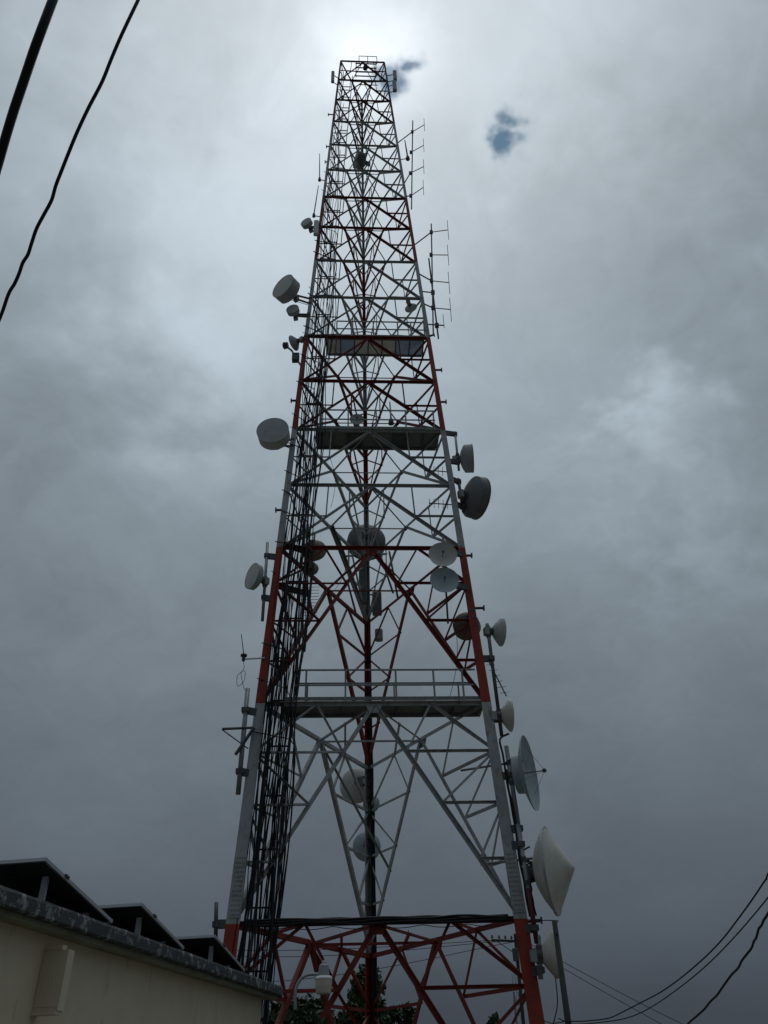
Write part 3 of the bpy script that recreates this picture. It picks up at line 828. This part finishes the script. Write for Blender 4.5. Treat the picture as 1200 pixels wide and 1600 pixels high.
def on_leg(n): return lambda z: leg(n, z)
def on_pipe(k):
    a, b = V(PTS[k][0]), V(PTS[k][1])
    return lambda z: a.lerp(b, (z-a.z)/(b.z-a.z))

L_, R_, F_ = on_leg('L'), on_leg('R'), on_leg('F')
BACKMOUNT = [(-3.74, 24.388, 29.371), (-3.434, 24.43, 29.065), (-3.228, 24.365, 28.516), (-2.95, 24.298, 27.893)]
dish('d_top_left', -116, 'drum', 'small round grey dish, highest one on the left side, beside a white box', DISHW, RADG, .22, L_)
dish('d_big_left', -128, 'drum', 'large grey drum dish turned to the left, halfway up above two small dishes', DISHW, RADG, .5, L_)
dish('d_small_left', -102, 'drum', 'small grey drum dish directly under the large turned drum on the left', DISHW, RADG, .2, L_)
dish('d_back_left', 150, 'cup', 'small dish seen from its back, at the left end of the upper platform', DISHW, RADG, None, L_)
_bl = [o_ for o_ in WM if o_.name.startswith('microwave_dish') and 'seen from its back, at the left' in o_.get('label', '')][0]
_q = [V(p) for p in BACKMOUNT]
Geo().tube(_q, .045, 8).obj('bent_arm', GALVD, _bl)
Geo().lathe(_q[0], (-1, .2, 0), [(-.12, 0), (-.12, .15), (.08, .17), (.12, .1), (.12, 0)], 14).obj('feed_unit', GALVD, _bl)
Geo().box(_q[2], (.16, 0, 0), (0, .12, 0), (0, 0, .22)).obj('radio_box', GALVD, _bl)
dish('d_drum_left', -93, 'drum', 'large grey drum dish with flat face at the left end of the middle platform', RADG, DISHW, .5, L_)
dish('d_low_left', -142, 'drum', 'pale round dish on a pipe, lowest dish on the left side', DISHW, RADG, .18, on_pipe('pipe_low_left'))
dish('d_drum_right', -4, 'drum', 'grey drum dish seen edge-on, upper of two on the right below middle platform', RADG, RADG, .31, on_pipe('pipe_drum_right'))
dish('d_shroud_right', 24, 'drum', 'big deep grey dish seen from behind, lower of two on the right', RADG, DISHM, .34, on_pipe('pipe_shroud_right'))
dish('d_cup_upper', 10, 'cup', 'white bowl dish at the top end of a slanted pipe on the right leg', DISHW, DISHW, None, on_pipe('pipe_cups'))
dish('d_cup_lower', 3, 'cup', 'cream bowl dish beside the right end of the lowest platform', RADW, RADW, None, on_pipe('pipe_cups'))
dish('d_open', -22, 'open', 'large open bluish dish with a feed rod pointing right', DISHB, DISHB, None, on_pipe('pipe_open'))
dish('d_cone', -21, 'cone', 'large cream dish with a pointed conical cover, right of the leg', RADW, RADW, None, on_pipe('pipe_cone'))
dish('d_bottom', 0, 'cup', 'cream bowl dish near the bottom, partly behind the utility pole', RADW, RADW, None, on_pipe('pipe_bottom'))
dish('d_pair_up', -90, 'plain', 'pale open dish facing the viewer, upper of the stacked pair at the right leg', DISHW, DISHW, None, on_pipe('pipe_pair'), radio=False)
dish('d_pair_low', -90, 'plain', 'pale open dish facing the viewer, lower of the stacked pair at the right leg', DISHB, DISHB, None, on_pipe('pipe_pair'), radio=False)
dish('d_behind_leg', 75, 'drum', 'reddish drum dish half hidden behind the right red leg', DISHD, DISHR, .3, R_)
dish('d_brown', 88, 'cup', 'brownish dish seen from behind between the black cables, larger of two', DISHBR, DISHBR, None, on_pipe('pipe_yagi'))
dish('d_brown_small', 86, 'cup', 'small brownish dish directly below the larger brownish one by the cables', DISHBR, DISHBR, None, on_pipe('pipe_yagi'))
dish('d_far_big', 95, 'drum', 'big dark dish behind the far leg, at the height of the top red beam', RADG, DISHD, .35, F_)
dish('d_far_drum', 102, 'drum', 'drum dish behind the centre leg under the lowest platform, largest of three', RADG, DISHW, .35, F_)
dish('d_far_small', 70, 'cup', 'small dish tucked at the right of the centre leg, below the drum dish', RADG, RADG, None, F_)
dish('d_far_flat', 92, 'drum', 'pale round dish behind the centre leg, lowest of three', DISHB, DISHB, .12, F_)
dish('d_mid_right', 70, 'cup', 'small pale dish inside the mast above the upper platform at right', DISHW, DISHW, None, None)
dish('d_rail', -90, 'plain', 'small pale dish on the railing of the middle platform', DISHW, DISHW, None, None)
dish('d_dark_top', 200, 'drum', 'dark drum dish near the top of the mast in front of the far leg', DISHD, DISHD, .5, F_)

# ------------------------------------------------------------------ mounting pipes
def pipe(key, w, m_, label, n, arms, name='mounting_pipe', armm=None):
    a, b = V(PTS[key][0]), V(PTS[key][1])
    o = empty(name, b, label, 'pipe mount')
    Geo().tube([a, b], w/2, 10).obj('pipe', m_, o, smooth=True)
    for t in arms:
        p = a.lerp(b, t); q = leg(n, p.z)
        d = (q-p); d.z = 0
        Geo().box((p+q)/2, d/2, d.cross(V((0, 0, 1))).normalized()*.05, (0, 0, .11)).obj('bracket', armm or GALVD, o)
        Geo().box(p, (w*.8, 0, 0), (0, w*.8, 0), (0, 0, .07)).obj('clamp', GALVD, o)
    return o
pipe('pipe_low_left', .11, GALV, 'grey pipe on the left red leg carrying the pale round dish', 'L', (.18, .72))
pipe('pipe_drum_right', .10, GALV, 'grey pipe holding the edge-on drum dish at the right leg', 'R', (.06, .8))
pipe('pipe_shroud_right', .12, GALVD, 'dark pipe holding the big deep dish at the right leg', 'R', (.1, .85))
pipe('pipe_cups', .12, GALVD, 'long slanted pipe carrying two bowl dishes beside the lowest platform', 'R', (.33, .86))
pipe('pipe_open', .14, GALV, 'grey pipe carrying the large open bluish dish', 'R', (.33, .9))
pcn = pipe('pipe_cone', .13, GALV, 'pipe with a dark red lower end carrying the cone covered dish', 'R', (.18, .88))
_a, _b = V(PTS['pipe_cone'][0]), V(PTS['pipe_cone'][1])
Geo().tube([_a.lerp(_b, .56), _b], .068, 10).obj('painted_pipe_end', REDD, pcn, smooth=True)
pipe('pipe_bottom', .13, GALV, 'short pipe carrying the lowest bowl dish on the right', 'R', (.4, .8))
pipe('pipe_pair', .07, GALVD, 'thin pipe behind the stacked pair of pale dishes', 'R', (.15, .55))
pipe('pipe_left_base', .11, GALVD, 'short upright pipe left of the lowest red leg, above the solar panel', 'L', (.62,))
pl = pipe('pipe_panel_left', .15, GALV, 'long grey pipe with wide brackets on the left white leg', 'L', (.22, .80))
for key, w in (('arm_left', .085), ('strut_left', .04), ('bar_left', .11)):
    Geo().tube(PTS[key], w/2, 8).obj('side_arm', GALVD, pl)
for key, w, lab in (('strut_open', .07, 'long thin steel strut bracing the open bluish dish'), ('strut_cone', .075, 'long thin steel strut bracing the cone covered dish')):
    a, b = V(PTS[key][0]), V(PTS[key][1])
    o = Geo().tube([a, b], w/2, 8).obj('dish_strut', GALV, None, a, smooth=True)
    tag(o, lab, 'strut')
py = pipe('pipe_yagi', .07, GALVD, 'thin dark pipe among the cables carrying brownish dishes', 'L', (.2, .55))

# stub brackets sticking out of the legs
SL = ['short empty steel stub on the right leg just below the upper platform', 'short empty stub on the right leg above the middle platform',
      'short stub on the right leg beside the upper pale dish of the stacked pair', 'short stub with a small fitting on the right red leg above the bowl dish',
      'tiny stub on the left leg near the top of the mast', 'small stub on the left leg above the tall whip',
      'small stub on the left leg beside the whip antenna', 'short stub on the left leg above the large grey drum dish',
      'short stub on the left white leg above the lowest left dish', 'short arm at the right leg at the height of the lowest beam', 'dark cross fitting on the right leg at the upper platform']
for p, lab in zip(PTS['stubs'], SL):
    p = V(p); n = 'R' if p.x > 0 else 'L'
    q = leg(n, p.z)
    o = empty('stub_bracket', q, lab, 'bracket')
    Geo().tube([q, p], .05 if p.z < 40 else .04, 8).obj('stub_arm', GALVD, o)
    d = (p-q).normalized()
    Geo().box(p, d*.025, d.cross(V((0, 0, 1))).normalized()*.07, (0, 0, .08)).obj('end_plate', GALVD, o)

# ------------------------------------------------------------------ dipole arrays, whips, panels
def dipole_array(prefix, label, half, arms):
    a, b = [V(p) for p in PTS[prefix]]
    o = empty('dipole_array', b, label, 'antenna')
    Geo().tube([a, b], .035, 8).obj('mast', GALVD, o)
    for nd, ed in zip(PTS[prefix+'_nodes'], PTS[prefix+'_ends']):
        nd, ed = V(nd), V(ed)
        Geo().box(nd, (.08, 0, 0), (0, .06, 0), (0, 0, .11)).obj('clamp', GALVD, o)
        bo = Geo().tube([nd, ed], .026, 6).obj('boom', GALVD, o)
        dd = V((.02, .0, half))
        Geo().tube([ed-dd, ed+dd], .016, 5).obj('dipole', GALVD, bo)
    for i, dz in arms:
        nd = V(PTS[prefix+'_nodes'][i]); q = leg('R', nd.z+dz)
        Geo().tube([nd, q], .035, 6).obj('support_arm', GALVD, o)
    return o
dipole_array('dipA', 'upper dipole array on a thin mast right of the tower top', .78, ((0, -1.0), (2, -.8), (3, .3)))
dipole_array('dipB', 'lower dipole array on a thin mast beside the right leg above the upper platform', .88, ((0, -.9), (2, .9), (3, .6)))
a, b = [V(p) for p in PTS['mastC']]
o = empty('slanted_mast', b, 'slanted thin pole crossing the lower dipole array', 'antenna')
Geo().tube([a, b], .04, 8).obj('pole', GALVD, o)
for t in (.45, .85):
    p = a.lerp(b, t); Geo().tube([p+V((.35, 0, 0)) if t > .8 else p, leg('R', p.z+.1)], .035, 6).obj('support_arm', GALVD, o)
    Geo().box(p, (.09, 0, 0), (0, .07, 0), (0, 0, .12)).obj('clamp', GALVD, o)
p = a.lerp(b, .80)+V((.35, 0, 0)); Geo().tube([p-V((0, 0, .5)), p+V((0, 0, .5))], .015, 5).obj('dipole', GALVD, o)

def whip(key, label, n, r=.02, m_=GALVD):
    a, b = V(PTS[key][0]), V(PTS[key][1])
    o = empty('whip_antenna', b, label, 'antenna')
    Geo().tube([a, a.lerp(b, .5), b], [r*.6, r*.9, r], 6).obj('rod', m_, o)
    Geo().lathe(b, (0, 0, -1), [(-.05, 0), (-.05, r*2), (.2, r*2.6), (.25, 0)], 10).obj('base', GALVD, o)
    if n: Geo().tube([b-V((0, 0, .12)), leg(n, b.z-.25)], .03, 6).obj('support_arm', GALVD, o)
    return o
whip('whipTL1', 'upper short whip antenna on the left leg near the top', 'L', .035)
whip('whipTL2', 'lower whip antenna on the left leg, above the highest left dish', 'L', .035)
whip('whipTR', 'short thick whip beside the upper dipole array', 'R', .05)
whip('omni', 'white stick antenna standing on the railing of the middle platform', None, .05, BOXW)
a, b = [V(p) for p in PTS['whip_left']]
o = empty('whip_antenna', b, 'thin whip antenna on a horizontal arm left of the red leg', 'antenna')
Geo().tube([a, b], [.013, .02], 6).obj('rod', GALVD, o)
Geo().lathe(b+V((0, 0, .02)), (0, 0, -1), [(0, 0), (0, .11), (.05, .11), (.06, .06), (.22, .055), (.22, 0)], 12).obj('base', GALVD, o)
Geo().tube(PTS['whip_arm'], .028, 8).obj('support_arm', BOXW, o)
c0 = V(PTS['whip_arm'][0])
loop = [c0+V((-.02, 0, -.05)), c0+V((.03, 0, -.35)), c0+V((-.16, 0, -.6)), c0+V((-.12, 0, -.95)), c0+V((.06, 0, -.8)), c0+V((.08, 0, -.45)), c0+V((-.05, 0, -.5)), c0+V((.10, 0, -1.05)), V(PTS['pipe_panel_left'][0])]
tag(Geo().tube(smooth_path(loop, 5), .009, 5).obj('whip_lead', CABLE, None, c0, smooth=True), 'thin looped lead hanging below the left whip antenna', 'wire')

def panel(key, label, w, d, n, m_=PANELA):
    a, b = V(PTS[key][0]), V(PTS[key][1]); c = (a+b)/2; h = abs(a.z-b.z)/2
    o = empty('panel_antenna', c-V((0, 0, h)), label, 'antenna')
    g = Geo().box(c, (w/2, 0, 0), (0, d/2, 0), (0, 0, h))
    ob = g.obj('housing', m_, o)
    bv = ob.modifiers.new('bevel', 'BEVEL'); bv.width = min(w, d)*.3; bv.segments = 3
    if n:
        for s_ in (.7, -.7):
            p = c+V((0, d*.4, h*s_)); q = leg(n, p.z)
            Geo().tube([p, q], .03, 6).obj('support_arm', GALVD, o)
            Geo().box(p, (.05, 0, 0), (0, .05, 0), (0, 0, .05)).obj('clamp', GALVD, o)
    return o
panel('panel_TL', 'small grey panel antenna left of the mast top', .22, .2, 'L')
panel('panel_TR1', 'upper of two grey panel units right of the mast top', .26, .24, 'R')
panel('panel_TR2', 'lower of two grey panel units right of the mast top', .28, .24, 'R')
panel('boxL', 'white upright box beside the highest left dish', .26, .2, 'L', BOXW)
panel('far_box', 'grey equipment box on the right side of the far leg below the red beam', .34, .28, None, RADIO)
panel('far_panelA', 'tall grey panel antenna on the far leg below the big dark dish', .36, .18, 'F', DISHD)
panel('far_panelB', 'short grey panel antenna to the right of the far leg', .42, .18, 'F', DISHD)
beam('cable_tray', (leg('L', 20.865)+leg('F', 20.865))/2+V((.1, -.1, 0)), leg('F', 17.95)+V((-.05, -.15, 0)), .17, GALVD, tower, (1, 0, 0), 'B')
# brackets around the far leg at that height
for k, (p, q) in enumerate([((-1.5, 29.4, 22.3), (-.2, 30, 18.4)), ((.9, 29.4, 21.2), (1.2, 29.3, 18.7)), ((-1.3, 29.3, 20.9), (.8, 29.3, 21.0)), ((.2, 29.2, 22.0), (1.0, 29.2, 18.9)), ((-1.0, 29.2, 19.6), (-.6, 29.25, 17.9))]):
    beam('antenna_frame_bar', p, q, .09, GALVD, tower, kind='P')
# small yagi among the cables
a, b = [V(p) for p in PTS['yagi']]
o = empty('yagi_antenna', b, 'small comb-like yagi antenna among the black cables at the left leg', 'antenna')
Geo().tube([a, b], .022, 6).obj('boom', GALVD, o)
for k in range(12):
    p = a.lerp(b, .05+.9*k/11); w = .36-.006*k
    Geo().tube([p-V((w, 0, 0)), p+V((w, 0, 0))], .010, 5).obj('element', GALVD, o)
for key, sx, lab in (('rightA', -1, 'small yagi antenna pointing inward at the right leg below the drum dish'), ('rightB', -1, 'small yagi antenna inside the right leg beside the big deep dish')):
    z = 21.6 if key == 'rightA' else 19.9
    q = leg('R', z); p = q+V((-1.05, -.15, .0))
    o = empty('yagi_antenna', q, lab, 'antenna')
    Geo().tube([q, p], .022, 6).obj('boom', GALVD, o)
    for k in range(5):
        c = q.lerp(p, .3+.17*k); Geo().tube([c-V((.02, .28, 0)), c+V((.02, .28, 0))], .012, 5).obj('element', GALVD, o)
o = empty('yagi_antenna', leg('R', 12.9), 'small yagi antenna hanging outside the right red leg above the lowest platform', 'antenna')
q = leg('R', 13.1)+V((.25, -.1, 0)); p = q+V((.45, 0, -1.25))
Geo().tube([q, p], .022, 6).obj('boom', GALVD, o)
for k in range(6):
    c = q.lerp(p, .1+.16*k); Geo().tube([c-V((.16, .1, .06)), c+V((.16, .1, .06))], .009, 5).obj('element', GALVD, o)

# ------------------------------------------------------------------ building
EA = V((-3.833, 8.704, 0)); ED = V((0.1831, 0.9831, 0)); EN = V((-0.9831, 0.1831, 0))   # roof edge, along, inward
bld = empty('service_building', EA+EN*3+ED*4, 'low beige building with a flat concrete roof at the lower left', 'building')
Bp = lambda s, d, z: EA+ED*s+EN*d+V((0, 0, z))
S0, S1 = -7.0, 10.42
def bbox(name, s0, s1, d0, d1, z0, z1, m_, parent=bld):
    return Geo().box(Bp((s0+s1)/2, (d0+d1)/2, (z0+z1)/2), ED*(s1-s0)/2, EN*(d1-d0)/2, (0, 0, (z1-z0)/2)).obj(name, m_, parent)
bbox('wall', S0+.3, S1-.45, .31, 7.0, -1.2, 3.16, WALLM)
bbox('soffit_trim', S0+.12, S1-.12, .10, 7.2, 3.161, 3.215, TRIMO)
# roof slab, its rough edge cast in uneven lengths
def roof_edge():
    random.seed(3)
    ns = 90
    vs, fs = [], []
    rows = [(0.02, 3.216), (0.0, 3.235), (0.0, 3.30), (0.0, 3.36), (0.015, 3.392), (.06, 3.40), (7.3, 3.40)]
    for i in range(ns+1):
        s_ = S0+(S1-S0)*i/ns
        j1 = .006*math.sin(s_*3.1)+random.uniform(-.002, .002)
        for k, (d, z) in enumerate(rows):
            dd = d+(j1+random.uniform(-.003, .003) if k < 6 else 0)
            vs.append(Bp(s_, dd, z+(random.uniform(-.003, .003) if 2 < k < 6 else 0)))
    nr = len(rows)
    for i in range(ns):
        for k in range(nr-1):
            fs.append((i*nr+k, (i+1)*nr+k, (i+1)*nr+k+1, i*nr+k+1))
    b0 = len(vs)
    vs.extend([Bp(S0, 7.3, 3.216), Bp(S1, 7.3, 3.216)])
    fs.append((0, b0, b0+1, ns*nr))
    fs.append(tuple(range(ns*nr, ns*nr+nr))+(b0+1,))
    fs.append(tuple(range(nr-1, -1, -1))+(b0,))
    return vs, fs
vs_, fs_ = roof_edge()
wobj('roof_slab', vs_, fs_, CONC, bld)
# boxed vent on the wall
vb = bbox('wall_vent', 1.60, 1.74, .0, .31, 2.40, 3.0, STUCCO)
for k in range(7):
    d = .012+.27*k/6.6
    bbox('louvre_slat', 1.593, 1.598, d, d+.0395, 2.44, 2.95, STUCCO, vb)
bbox('vent_cap', 1.59, 1.69, .08, .31, 3.002, 3.05, STUCCO, vb)
bbox('vent_sill', 1.58, 1.73, .01, .31, 2.365, 2.398, STUCCO, vb)
# rain stains running down from the roof edge
bbox('conduit', .10, .16, .25, .305, 2.70, 3.155, TRIMO)

# solar panels tilted on the roof
SP = ['large tilted solar panel nearest the viewer at the left edge of the picture', 'middle tilted solar panel of the three on the roof edge', 'smallest, farthest tilted solar panel in front of the left tower leg']
for (lo, ln), lab in zip(((2.60, 1.86), (5.03, 1.70), (7.98, 1.72)), SP):
    tilt = rad(11.3)
    lp = Bp(lo, .03, 3.435)
    e1 = -ED*math.cos(tilt)+V((0, 0, math.sin(tilt))); e2 = EN.copy(); e3 = e1.cross(e2).normalized()
    if e3.z < 0: e3 = -e3
    o = empty('solar_panel', lp, lab, 'solar panel', 'solar panels on the roof')
    w = 1.25
    pt = lambda u, v_, h=0: lp+e1*u+e2*v_+e3*h
    Geo().box(pt(ln/2, w/2, .0), e1*(ln/2-.02), e2*(w/2-.02), e3*.004).obj('backsheet', BACKS, o)
    g = Geo()
    for (u0, u1, v0, v1) in ((0, ln, 0, .03), (0, ln, w-.03, w), (0, .03, .031, w-.031), (ln-.03, ln, .031, w-.031)):
        g.box(pt((u0+u1)/2, (v0+v1)/2, .003), e1*(u1-u0)/2, e2*(v1-v0)/2, e3*.02)
    g.obj('frame', ALU, o)
    for iu in range(10):
        for iv in range(6):
            uu = .05+(ln-.1)*(iu+.5)/10; vv = .05+(w-.1)*(iv+.5)/6
            Geo().box(pt(uu, vv, .0055), e1*((ln-.1)/20-.003), e2*((w-.1)/12-.003), e3*.0012).obj('cell', CELL, o)
    for u, v_ in ((ln-.42, .20), (ln-.42, w-.2), (.35, .2), (.35, w-.2)):
        p = pt(u, v_, -.01); q = V((p.x, p.y, 3.40))
        Geo().box((p+q)/2, ED*.02, EN*.035, (0, 0, (p.z-q.z)/2)).obj('support_post', ALU, o)
    jb = pt(ln-.38, w/2, -.03)
    Geo().box(jb, e1*.05, e2*.06, e3*.02).obj('junction_box', BACKS, o)
    Geo().box(pt(ln*.72, .015, .02), e1*.045, e2*.03, e3*.015).obj('clamp', GALVD, o)

# ------------------------------------------------------------------ street lamp
LA = FREE['lamp_arm']; LT = [V(p) for p in FREE['lamp_top']]
o = empty('street_lamp', (LA[0][0], LA[0][1], -1.0), 'bucket shaped street lamp on a curved arm right of the building roof', 'street lamp')
Geo().tube(smooth_path([(LA[0][0], LA[0][1], -1.1), (LA[0][0], LA[0][1], 1.5)]+list(LA), 6), .032, 10).obj('arm', LAMPG, o, smooth=True)
c = LT[1]
Geo().lathe(c, (0, 0, 1), [(-.03, .0), (-.03, .10), (.0, .115), (.16, .10), (.19, .06), (.19, 0)], 20).obj('ballast_housing', LAMPG, o, smooth=False)
Geo().lathe(c, (0, 0, 1), [(.19, .05), (.21, .055), (.25, .03), (.26, 0)], 14).obj('photocell', LAMPG, o)
Geo().lathe(c, (0, 0, -1), [(.03, .10), (.035, .155), (.075, .185), (.095, .185), (.095, 0)], 28).obj('rim', LAMPW, o, smooth=False)
Geo().lathe(c, (0, 0, -1), [(.096, .178), (.22, .172), (.345, .150), (.36, .12), (.36, 0)], 28).obj('lens', LENS, o, smooth=False)

# ------------------------------------------------------------------ poles
p0, p1 = [V(p) for p in FREE['pole_right']]
o = empty('utility_pole', (4.33, 21, -1.05), 'plain weathered utility pole standing in front of the lowest right dish', 'utility pole')
Geo().tube([(4.33, 21, -1.2), (4.333, 21, 2), (4.337, 21, 4.81)], [.095, .08, .062], 12).obj('pole', POLEM, o, smooth=True)
for z in (2.78, 4.55):
    Geo().box((4.335, 20.92, z), (.03, 0, 0), (0, .06, 0), (0, 0, .04)).obj('wire_bracket', GALVD, o)
o = empty('utility_pole', (9.55, 62, -5), 'distant utility pole with a crossarm and insulators behind the right leg', 'utility pole')
Geo().tube([(9.55, 62, -8), (9.90, 62, 10.3)], [.16, .11], 8).obj('pole', POLEM, o)
ca, cb = [V(p) for p in FREE['far_cross']]
Geo().box((ca+cb)/2, (cb-ca)/2, (0, .07, 0), (0, 0, .07)).obj('crossarm', POLEM, o)
ca2 = ca+V((.9, 0, .9)); 
for t in (.03, .28, .5, .72, .97):
    p = ca.lerp(cb, t)
    Geo().lathe(p+V((0, 0, .07)), (0, 0, 1), [(0, .02), (.06, .03), (.08, .09), (.14, .09), (.16, .05), (.22, .07), (.27, .03), (.27, 0)], 8).obj('insulator', INSUL, o)
Geo().lathe(V((9.75, 61.8, 8.6)), (0, 0, 1), [(0, 0), (0, .22), (.75, .22), (.8, .1), (.8, 0)], 12).obj('transformer', GALVD, o)
Geo().tube([ca.lerp(cb, .15), (9.86, 62, 9.0)], .03, 5).obj('brace', GALVD, o)
# distant slim mast
fm = V(FREE['far_mast'][0])
o = empty('distant_mast', (16.3, 110, -16), 'faint slim lattice mast far behind the foot of the right leg', 'mast')
hw = lambda z: .35+.5*(fm.z-1.5-z)/14
for k in range(3):
    a = 2*math.pi*k/3
    Geo().tube([V((fm.x-.3, 110, -14))+V((math.cos(a), math.sin(a), 0))*hw(-14), V((fm.x, 110, fm.z-1.5))+V((math.cos(a), math.sin(a), 0))*hw(fm.z-1.5)], .06, 5).obj('leg', GALV, o)
for i in range(16):
    z = -10+i*1.3
    for k in range(3):
        a = 2*math.pi*k/3; b = 2*math.pi*(k+1)/3
        if z+1.3 < fm.z-1.4:
            Geo().tube([V((fm.x-.1, 110, z))+V((math.cos(a), math.sin(a), 0))*hw(z), V((fm.x-.1, 110, z+1.3))+V((math.cos(b), math.sin(b), 0))*hw(z+1.3)], .035, 4).obj('brace', GALV, o)
for dx in (-.2, .15): Geo().tube([(fm.x+dx, 110, fm.z-1.6), (fm.x+dx, 110, fm.z+.4)], .04, 5).obj('whip', GALV, o)

# ------------------------------------------------------------------ overhead wires
def wire(name, pts, r, label, wob=0.0, rr=None):
    sp = smooth_path(pts, 3 if wob else 8)
    if wob:
        sp = [p+V((random.uniform(-wob, wob), random.uniform(-wob, wob), random.uniform(-wob, wob))) for p in sp]
        sp = smooth_path(sp, 5)
    tag(Geo().tube(sp, r, 8).obj(name, WIREM, None, pts[0], smooth=True), label, 'cable')
random.seed(11)
wire('overhead_cable', FREE['wire_thick'], .0245, 'thick black cable crossing the upper left corner')
wire('overhead_cable', FREE['wire_thin'], .0165, 'thinner twisted black cable beside the thick one in the upper left', .010)
wire('overhead_cable', FREE['wire_A'], .012, 'upper of the three sagging cables at the lower right edge', .008)
wire('overhead_cable', FREE['wire_B'], .010, 'middle of the three sagging cables at the lower right edge', .003)
wire('overhead_cable', FREE['wire_C'], .014, 'lowest dark wavy cable in the lower right corner', .009)
wire('dish_cable', [(4.565, 23.8, 5.25), (4.75, 22.6, 5.05), (4.36, 21, 4.75)], .012, 'short dark cable between the right leg stub and the pole top')
wire('dish_cable', [(4.72, 23.7, 3.95), (4.66, 23.6, 3.3), (4.45, 23.6, 2.75), (4.36, 23.7, 2.2)], .014, 'dark cable hanging from the lowest bowl dish to the leg')
wire('service_wire', [(4.33, 21, 2.78), (4.1, 22.0, 2.80), (3.9, 23.4, 3.1)], .010, 'cable running from the utility pole into the right leg')
for k, (y, z0, z1) in enumerate(((62, 9.9, 9.3), (62, 9.95, 10.6), (62, 9.5, 8.4))):
    a = ca.lerp(cb, (.1, .5, .9)[k]); b = V((-40, 70+6*k, z1+4)); m_ = a.lerp(b, .4)+V((0, 0, -1.1-.6*k))
    wire('far_wire', [a, m_, b], .022, ('upper', 'middle', 'lowest')[k]+' of the thin far wires crossing behind the tower base')
for k in range(2):
    a = V(cb)+V((0, 0, .2-.3*k)); b = V((34, 75, 1.5-k*1.2))
    wire('far_wire', [a, a.lerp(b, .5)+V((0, 0, -.5)), b], .022, ('upper', 'lower')[k]+' faint wire sloping down to the right behind the utility pole')

# ------------------------------------------------------------------ trees behind the tower
def tree(name, base, top, rx, label, m_, shape='cone', nclump=70, leaf=.16, seed=1, per=42):
    rnd = random.Random(seed)
    base, top = V(base), V(top)
    o = empty(name, base, label, 'tree')
    h = top.z-base.z
    tr = Geo().tube([base-V((0, 0, .3)), base.lerp(top, .3)+V((.1, 0, 0)), base.lerp(top, .6)-V((.08, 0, 0)), base.lerp(top, .93)], [.04*h*.6+.05, .03*h*.6+.04, .06, .02], 8)
    clumps = []
    for i in range(nclump):
        u = rnd.random()**.8                      # 0 bottom of the crown .. 1 top
        z = base.z+h*(.18+.80*u)
        if shape == 'cone': rr = rx*(1.02-u)**.75
        else: rr = rx*math.sqrt(max(.02, 1-(1.7*u-.75)**2*.9))
        a = rnd.uniform(0, 2*math.pi); q = rr*math.sqrt(rnd.uniform(.15, 1))*rnd.uniform(.75, 1.15)
        c = V((base.x+(top.x-base.x)*u+q*math.cos(a), base.y+q*math.sin(a), z))
        clumps.append(c)
        if i % 3 == 0:
            st = base.lerp(top, max(.1, .15+.7*u-.08))
            tr.tube([st, st.lerp(c, .5)+V((0, 0, .1)), c], [.045, .03, .012], 5)
    tr.obj('trunk', BARK, o)
    vs, fs = [], []
    for c in clumps:
        cr_ = rnd.uniform(.28, .55)*min(1.0, rx*.55)
        for k in range(per):
            d = V((rnd.gauss(0, 1), rnd.gauss(0, 1), rnd.gauss(0, .8))).normalized()*cr_*rnd.random()**.5
            p = c+d
            nx = V((rnd.gauss(0, 1), rnd.gauss(0, 1), rnd.gauss(0, 1)+.3)).normalized(); t = nx.orthogonal().normalized()
            t = M.Rotation(rnd.uniform(0, 6.28), 3, nx) @ t; s_ = nx.cross(t)
            L = leaf*rnd.uniform(.6, 1.3)
            b0 = len(vs)
            vs += [p-t*L, p+s_*L*.42, p+t*L, p-s_*L*.42]
            fs.append((b0, b0+1, b0+2, b0+3))
    wobj('crown', vs, fs, m_, o)
    return o
tree('conifer_tree', (-.45, 40, -2.2), (-.40, 40, 6.0), 2.0, 'dark pointed tree behind the far leg at the bottom centre', LEAF, 'cone', 230, .16, 2, 60)
tree('broad_tree', (-2.7, 33, -1.8), (-2.75, 33, 4.35), 1.6, 'dark broad tree behind the street lamp and building corner', LEAF, 'round', 200, .15, 3, 60)
tree('broad_tree', (-.75, 36, -2.0), (-.75, 36, 4.35), 1.0, 'dark low tree between the street lamp and the far leg', LEAF, 'round', 120, .15, 4, 55)
tree('broad_tree', (1.0, 42, -2.4), (1.1, 42, 4.75), 1.1, 'dark bushy tree just right of the far leg', LEAF, 'round', 120, .15, 5, 50)
tree('young_tree', (4.7, 36, -1.6), (4.66, 36, 3.98), .62, 'small leafy treetop at the bottom left of the right leg', LEAF2, 'round', 34, .15, 6, 30)
tree('shrub_tree', (-1.45, 18.3, -1.2), (-1.45, 18.3, 3.0), .62, 'dark shrub growing at the building end around the lamp pole', LEAF, 'round', 120, .085, 8, 70)
